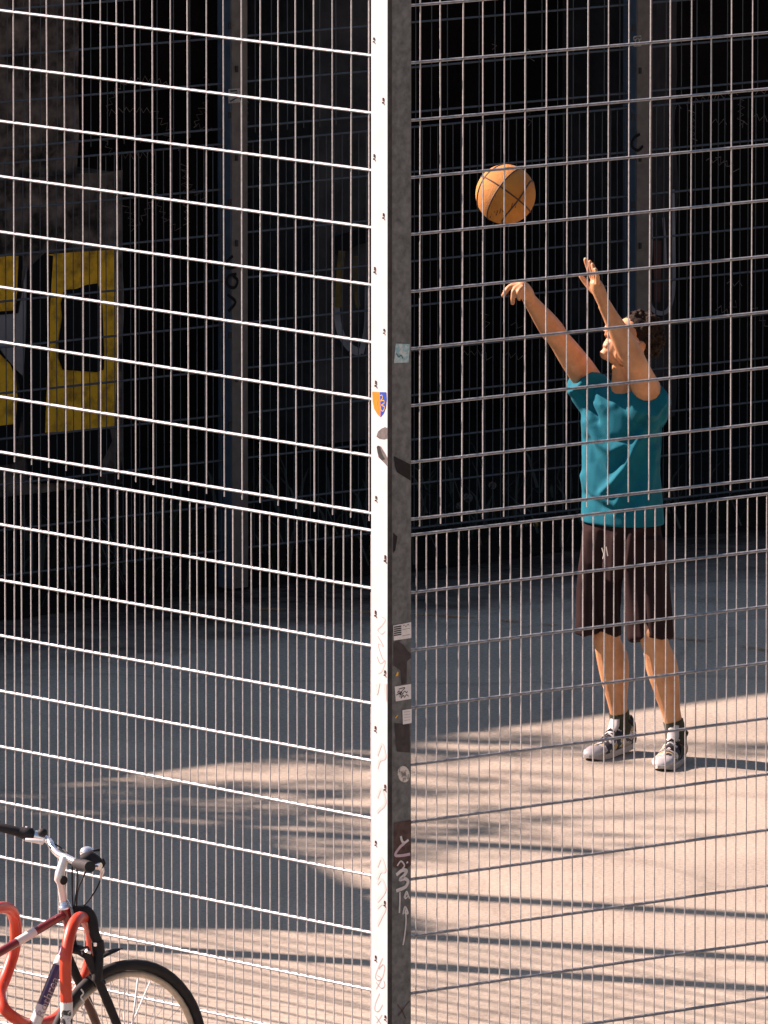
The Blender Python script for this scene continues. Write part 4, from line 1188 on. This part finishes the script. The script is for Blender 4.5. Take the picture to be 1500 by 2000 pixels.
# right-hand lever cluster, bell
bt('grip', [BP(150, 1687, 0.09), BP(166, 1690, 0.17), BP(176, 1693, 0.25)], [0.018, 0.020, 0.019], M['black'], 12)
bt('shifter_body', [BP(160, 1680, 0.13), BP(176, 1675, 0.15), BP(190, 1684, 0.16), BP(202, 1692, 0.17)], [0.020, 0.027, 0.020, 0.010], M['black'], 12)
bt('lever_tip', [BP(192, 1684, 0.16), BP(201, 1680, 0.16), BP(203, 1688, 0.16)], 0.007, M['black'], 8)
bt('brake_lever', [BP(194, 1690, 0.14), BP(200, 1700, 0.13), BP(197, 1715, 0.12)], [0.009, 0.008, 0.005], chrome, 8)
bell = BP(170, 1664, 0.08)
bo = MB(); bo.ell(bell, (0.026, 0.026, 0.020)); bo.tube([bell - UP * 0.03, bell], 0.012, 10)
put('bell', remeshed(bo, 0.004, 2, 'bell'), chrome, bike)
bt('bell_lever', [BP(176, 1664, 0.11), BP(186, 1661, 0.11), BP(193, 1660, 0.11)], [0.004, 0.004, 0.006], M['black'], 6)
for pts in ([(141, 1686, .04), (141, 1715, .03), (141, 1745, .02), (143, 1776, .01)], [(150, 1695, .10), (152, 1720, .07), (148, 1750, .04), (145, 1776, .02)],
            [(172, 1692, .14), (162, 1715, .12), (152, 1740, .07), (149, 1776, .03)], [(196, 1720, .12), (185, 1742, .10), (170, 1762, .06), (158, 1775, .02)],
            [(100, 1645, -.10), (118, 1655, -.05), (132, 1668, .0), (138, 1690, .02)]):
    bt('cable', [BP(*q) for q in [tuple(z) for z in spline(pts, 5)]], 0.0027, M['black'], 6)
# fabric-covered lock hanging in front of the head tube
lk = [BP(x, y, o_) for x, y, o_ in spline([(147, 1779, .03), (168, 1779, .04), (180, 1795, .05), (184, 1822, .06), (191, 1845, .06), (192, 1880, .07), (189, 1915, .07)], 5)]
bl = MB().tube(lk, 0.018, 10).build('lock_sleeve', M['black'], bike, smooth=True)
bt('lock_barrel', [BP(190, 1838, 0.06), BP(193, 1862, 0.06)], 0.022, M['black'], 12)
bt('lock_key_plate', [BP(186, 1841, 0.09), BP(186, 1848, 0.09)], 0.006, chrome, 8)
# lettering on the down tube
fc_ = bpy.data.curves.new('down_tube_letters', 'FONT')
fc_.body = 'Rothrea'; fc_.size = 0.045; fc_.extrude = 0.0004
fo = bpy.data.objects.new('tmp_text', fc_); COL.objects.link(fo)
dg = bpy.context.evaluated_depsgraph_get()
tme = bpy.data.meshes.new_from_object(fo.evaluated_get(dg))
bpy.data.objects.remove(fo)
o_t = BP(83, 1990, 0.021)
xa = -dirv; na = NR; ya = na.cross(xa).normalized()
tme.transform(Matrix((xa, ya, na)).transposed().to_4x4()); tme.transform(Matrix.Translation(o_t))
put('frame_lettering', tme, mat('faded_lettering', (0.30, 0.25, 0.27), 0.6), bike)

# ------------------------------------------------------------------ spiral bicycle rack
orange = mat('orange_powder_coat', (0.40, 0.022, 0.004), 0.45, coat=0.2, col2=(0.54, 0.042, 0.006), scale=26, detail=8)
rp = [(-60, 2150, .16), (-62, 1960, .16), (-50, 1830, .12), (-22, 1784, .06), (5, 1772, .0), (24, 1782, -.06), (31, 1815, -.10), (27, 1858, -.12), (12, 1905, -.10),
      (0, 1938, -.06), (6, 1966, .0), (28, 1988, .02), (60, 2001, -.03), (96, 1996, -.08), (120, 1980, -.11), (146, 1945, -.13), (172, 1890, -.12), (180, 1850, -.10),
      (176, 1815, -.06), (164, 1793, 0.03), (150, 1796, .10), (137, 1822, .14), (129, 1868, .16), (128, 1905, .16), (130, 1960, .16)]
RK = BP(130, 1960, 0.16)
rack = thing('bicycle_rack', 'orange spiral tube bicycle rack wound around the bicycle frame', 'bicycle rack', Vector((RK.x, RK.y, 0)))
rsp = [BP(x, y, o_) for x, y, o_ in spline(rp, 6)]
rsp[0].z = 0.0
for i in range(1, 6): rsp[i].z = max(rsp[i].z, 0.02 * i)
MB().tube(rsp, 0.0205, 14).build('spiral_tube', orange, rack, smooth=True)
chip = mat('chipped_white_coat', (0.03, 0.03, 0.03), 0.6, col2=(0.62, 0.60, 0.58), scale=55, detail=6, thresh=(0.46, 0.52))
end = Vector((RK.x, RK.y, 0))
MB().tube([RK + UP * 0.006, RK, RK - UP * 0.02], [0.0207, 0.0214, 0.0214], 14).build('white_band', graph, rack, smooth=True)
MB().tube([RK - UP * 0.018, end], 0.0211, 14).build('foot', chip, rack, smooth=True)

# ------------------------------------------------------------------ unseen things placed outside the picture to shade the court
# added flat-roofed shed, unseen, shaped to cast the wedge of shade
T1 = ground(865, 1821); T2 = ground(520, 1625)
hb = 6.2
k = hb / math.tan(SUN_EL)
c1 = T1 + SUN_AZ * k; c2 = T2 + SUN_AZ * k
brick_m = mat('brick_render', (0.26, 0.16, 0.12), 0.9, var=0.2, scale=6)
e1 = Vector((c2.x - c1.x, c2.y - c1.y, 0))
shed = thing('shade_casting_shed', 'flat-roofed brick shed added outside the picture left of the fence to cast a wedge of shade', 'building', Vector((c1.x, c1.y, 0)))
out_ = Vector((-1, 0.06, 0))
MB().box(Vector((c1.x, c1.y, 0)), e1, out_ * 6, UP * (hb - 0.15)).build('wall', brick_m, shed)
MB().box(Vector((c1.x, c1.y, hb - 0.147)), e1, out_ * 6.0, UP * 0.147).build('roof', M['deck'], shed)
MB().box(Vector((c1.x, c1.y, 0)) + e1 * 0.4 - out_ * 0.03, e1.normalized() * 0.9, out_ * 0.05, UP * 2.0).build('door', M['post'], shed)

blk_m = mat('sky_blocker_brick', (0.045, 0.032, 0.026), 0.9, var=0.25, scale=5, spec=0.2)  # dark unseen building added to block part of the sky
blk0 = C0 + NR * 7.5 + DR * 0.5
blk = thing('sky_blocking_block', 'dark brick apartment block added outside the picture right of the court to hold back sky light', 'building', blk0)
MB().box(blk0, DR * 34, NR * 9, UP * 17).build('wall', blk_m, blk)
MB().box(blk0 - DR * 0.2 + NR * -0.2 + UP * 17.0, DR * 34.4, NR * 9.4, UP * 0.4).build('roof', M['deck'], blk)
win_m = mat('dark_window_glass', (0.02, 0.025, 0.03), 0.1)
for fl in range(5):
    for k_ in range(9):
        MB().box(blk0 + DR * (1.6 + 3.6 * k_) - NR * 0.02 + UP * (1.2 + 3.3 * fl), DR * 1.4, NR * 0.05, UP * 1.6).build('window', win_m, blk)

def tree(center, radius, trunk_h, label, n_leaf, seed, squash=0.7):
    r = random.Random(seed)
    base = Vector((center.x, center.y, 0))
    t = thing('tree', label, 'tree', base, 'trees left of the court')
    tk = MB()
    tk.tube([base, base + UP * trunk_h * 0.5 + Vector((0.05, 0.03, 0)), base + UP * trunk_h, center], [0.16, 0.13, 0.10, 0.04], 10)
    tips = []
    for i in range(14):
        v = Vector((r.gauss(0, 1), r.gauss(0, 1), r.gauss(0, 0.7))).normalized()
        tip = center + Vector((v.x * radius, v.y * radius, v.z * radius * squash)) * r.uniform(0.7, 1.0)
        m_ = mid(base + UP * trunk_h, tip, 0.5) + UP * 0.15
        tk.tube([base + UP * (trunk_h * r.uniform(0.75, 1.0)), m_, tip], [0.05, 0.03, 0.008], 6)
        tips += [tip, m_, mid(m_, tip, 0.5)]
    tk.build('trunk', mat('bark', (0.09, 0.065, 0.045), 0.95, var=0.3, scale=12), t)
    cw = MB()
    for i in range(n_leaf):
        c = r.choice(tips) + Vector((r.gauss(0, 1), r.gauss(0, 1), r.gauss(0, 0.8))) * radius * 0.17
        n = Vector((r.gauss(0, 1), r.gauss(0, 1), r.gauss(0, 1))).normalized()
        a = n.orthogonal().normalized(); b_ = n.cross(a)
        s_ = r.uniform(0.05, 0.10)
        cw.add([c - a * s_, c - b_ * s_ * 0.5, c + a * s_, c + b_ * s_ * 0.5], [(0, 1, 2, 3)])
    cw.build('crown', mat('leaf', (0.05, 0.09, 0.02), 0.7, var=0.4, scale=3), t)
def over(px, py, h):
    return ground(px, py) + SUN_AZ * (h / math.tan(SUN_EL)) + UP * h
tree(over(600, 1600, 6.6), 1.0, 4.6, 'leafy tree outside the picture beside the brick shed', 1100, 5, 0.5)
tree(over(1050, 1478, 7.4), 1.0, 5.4, 'thin tree outside the picture by the viaduct', 420, 9, 0.45)
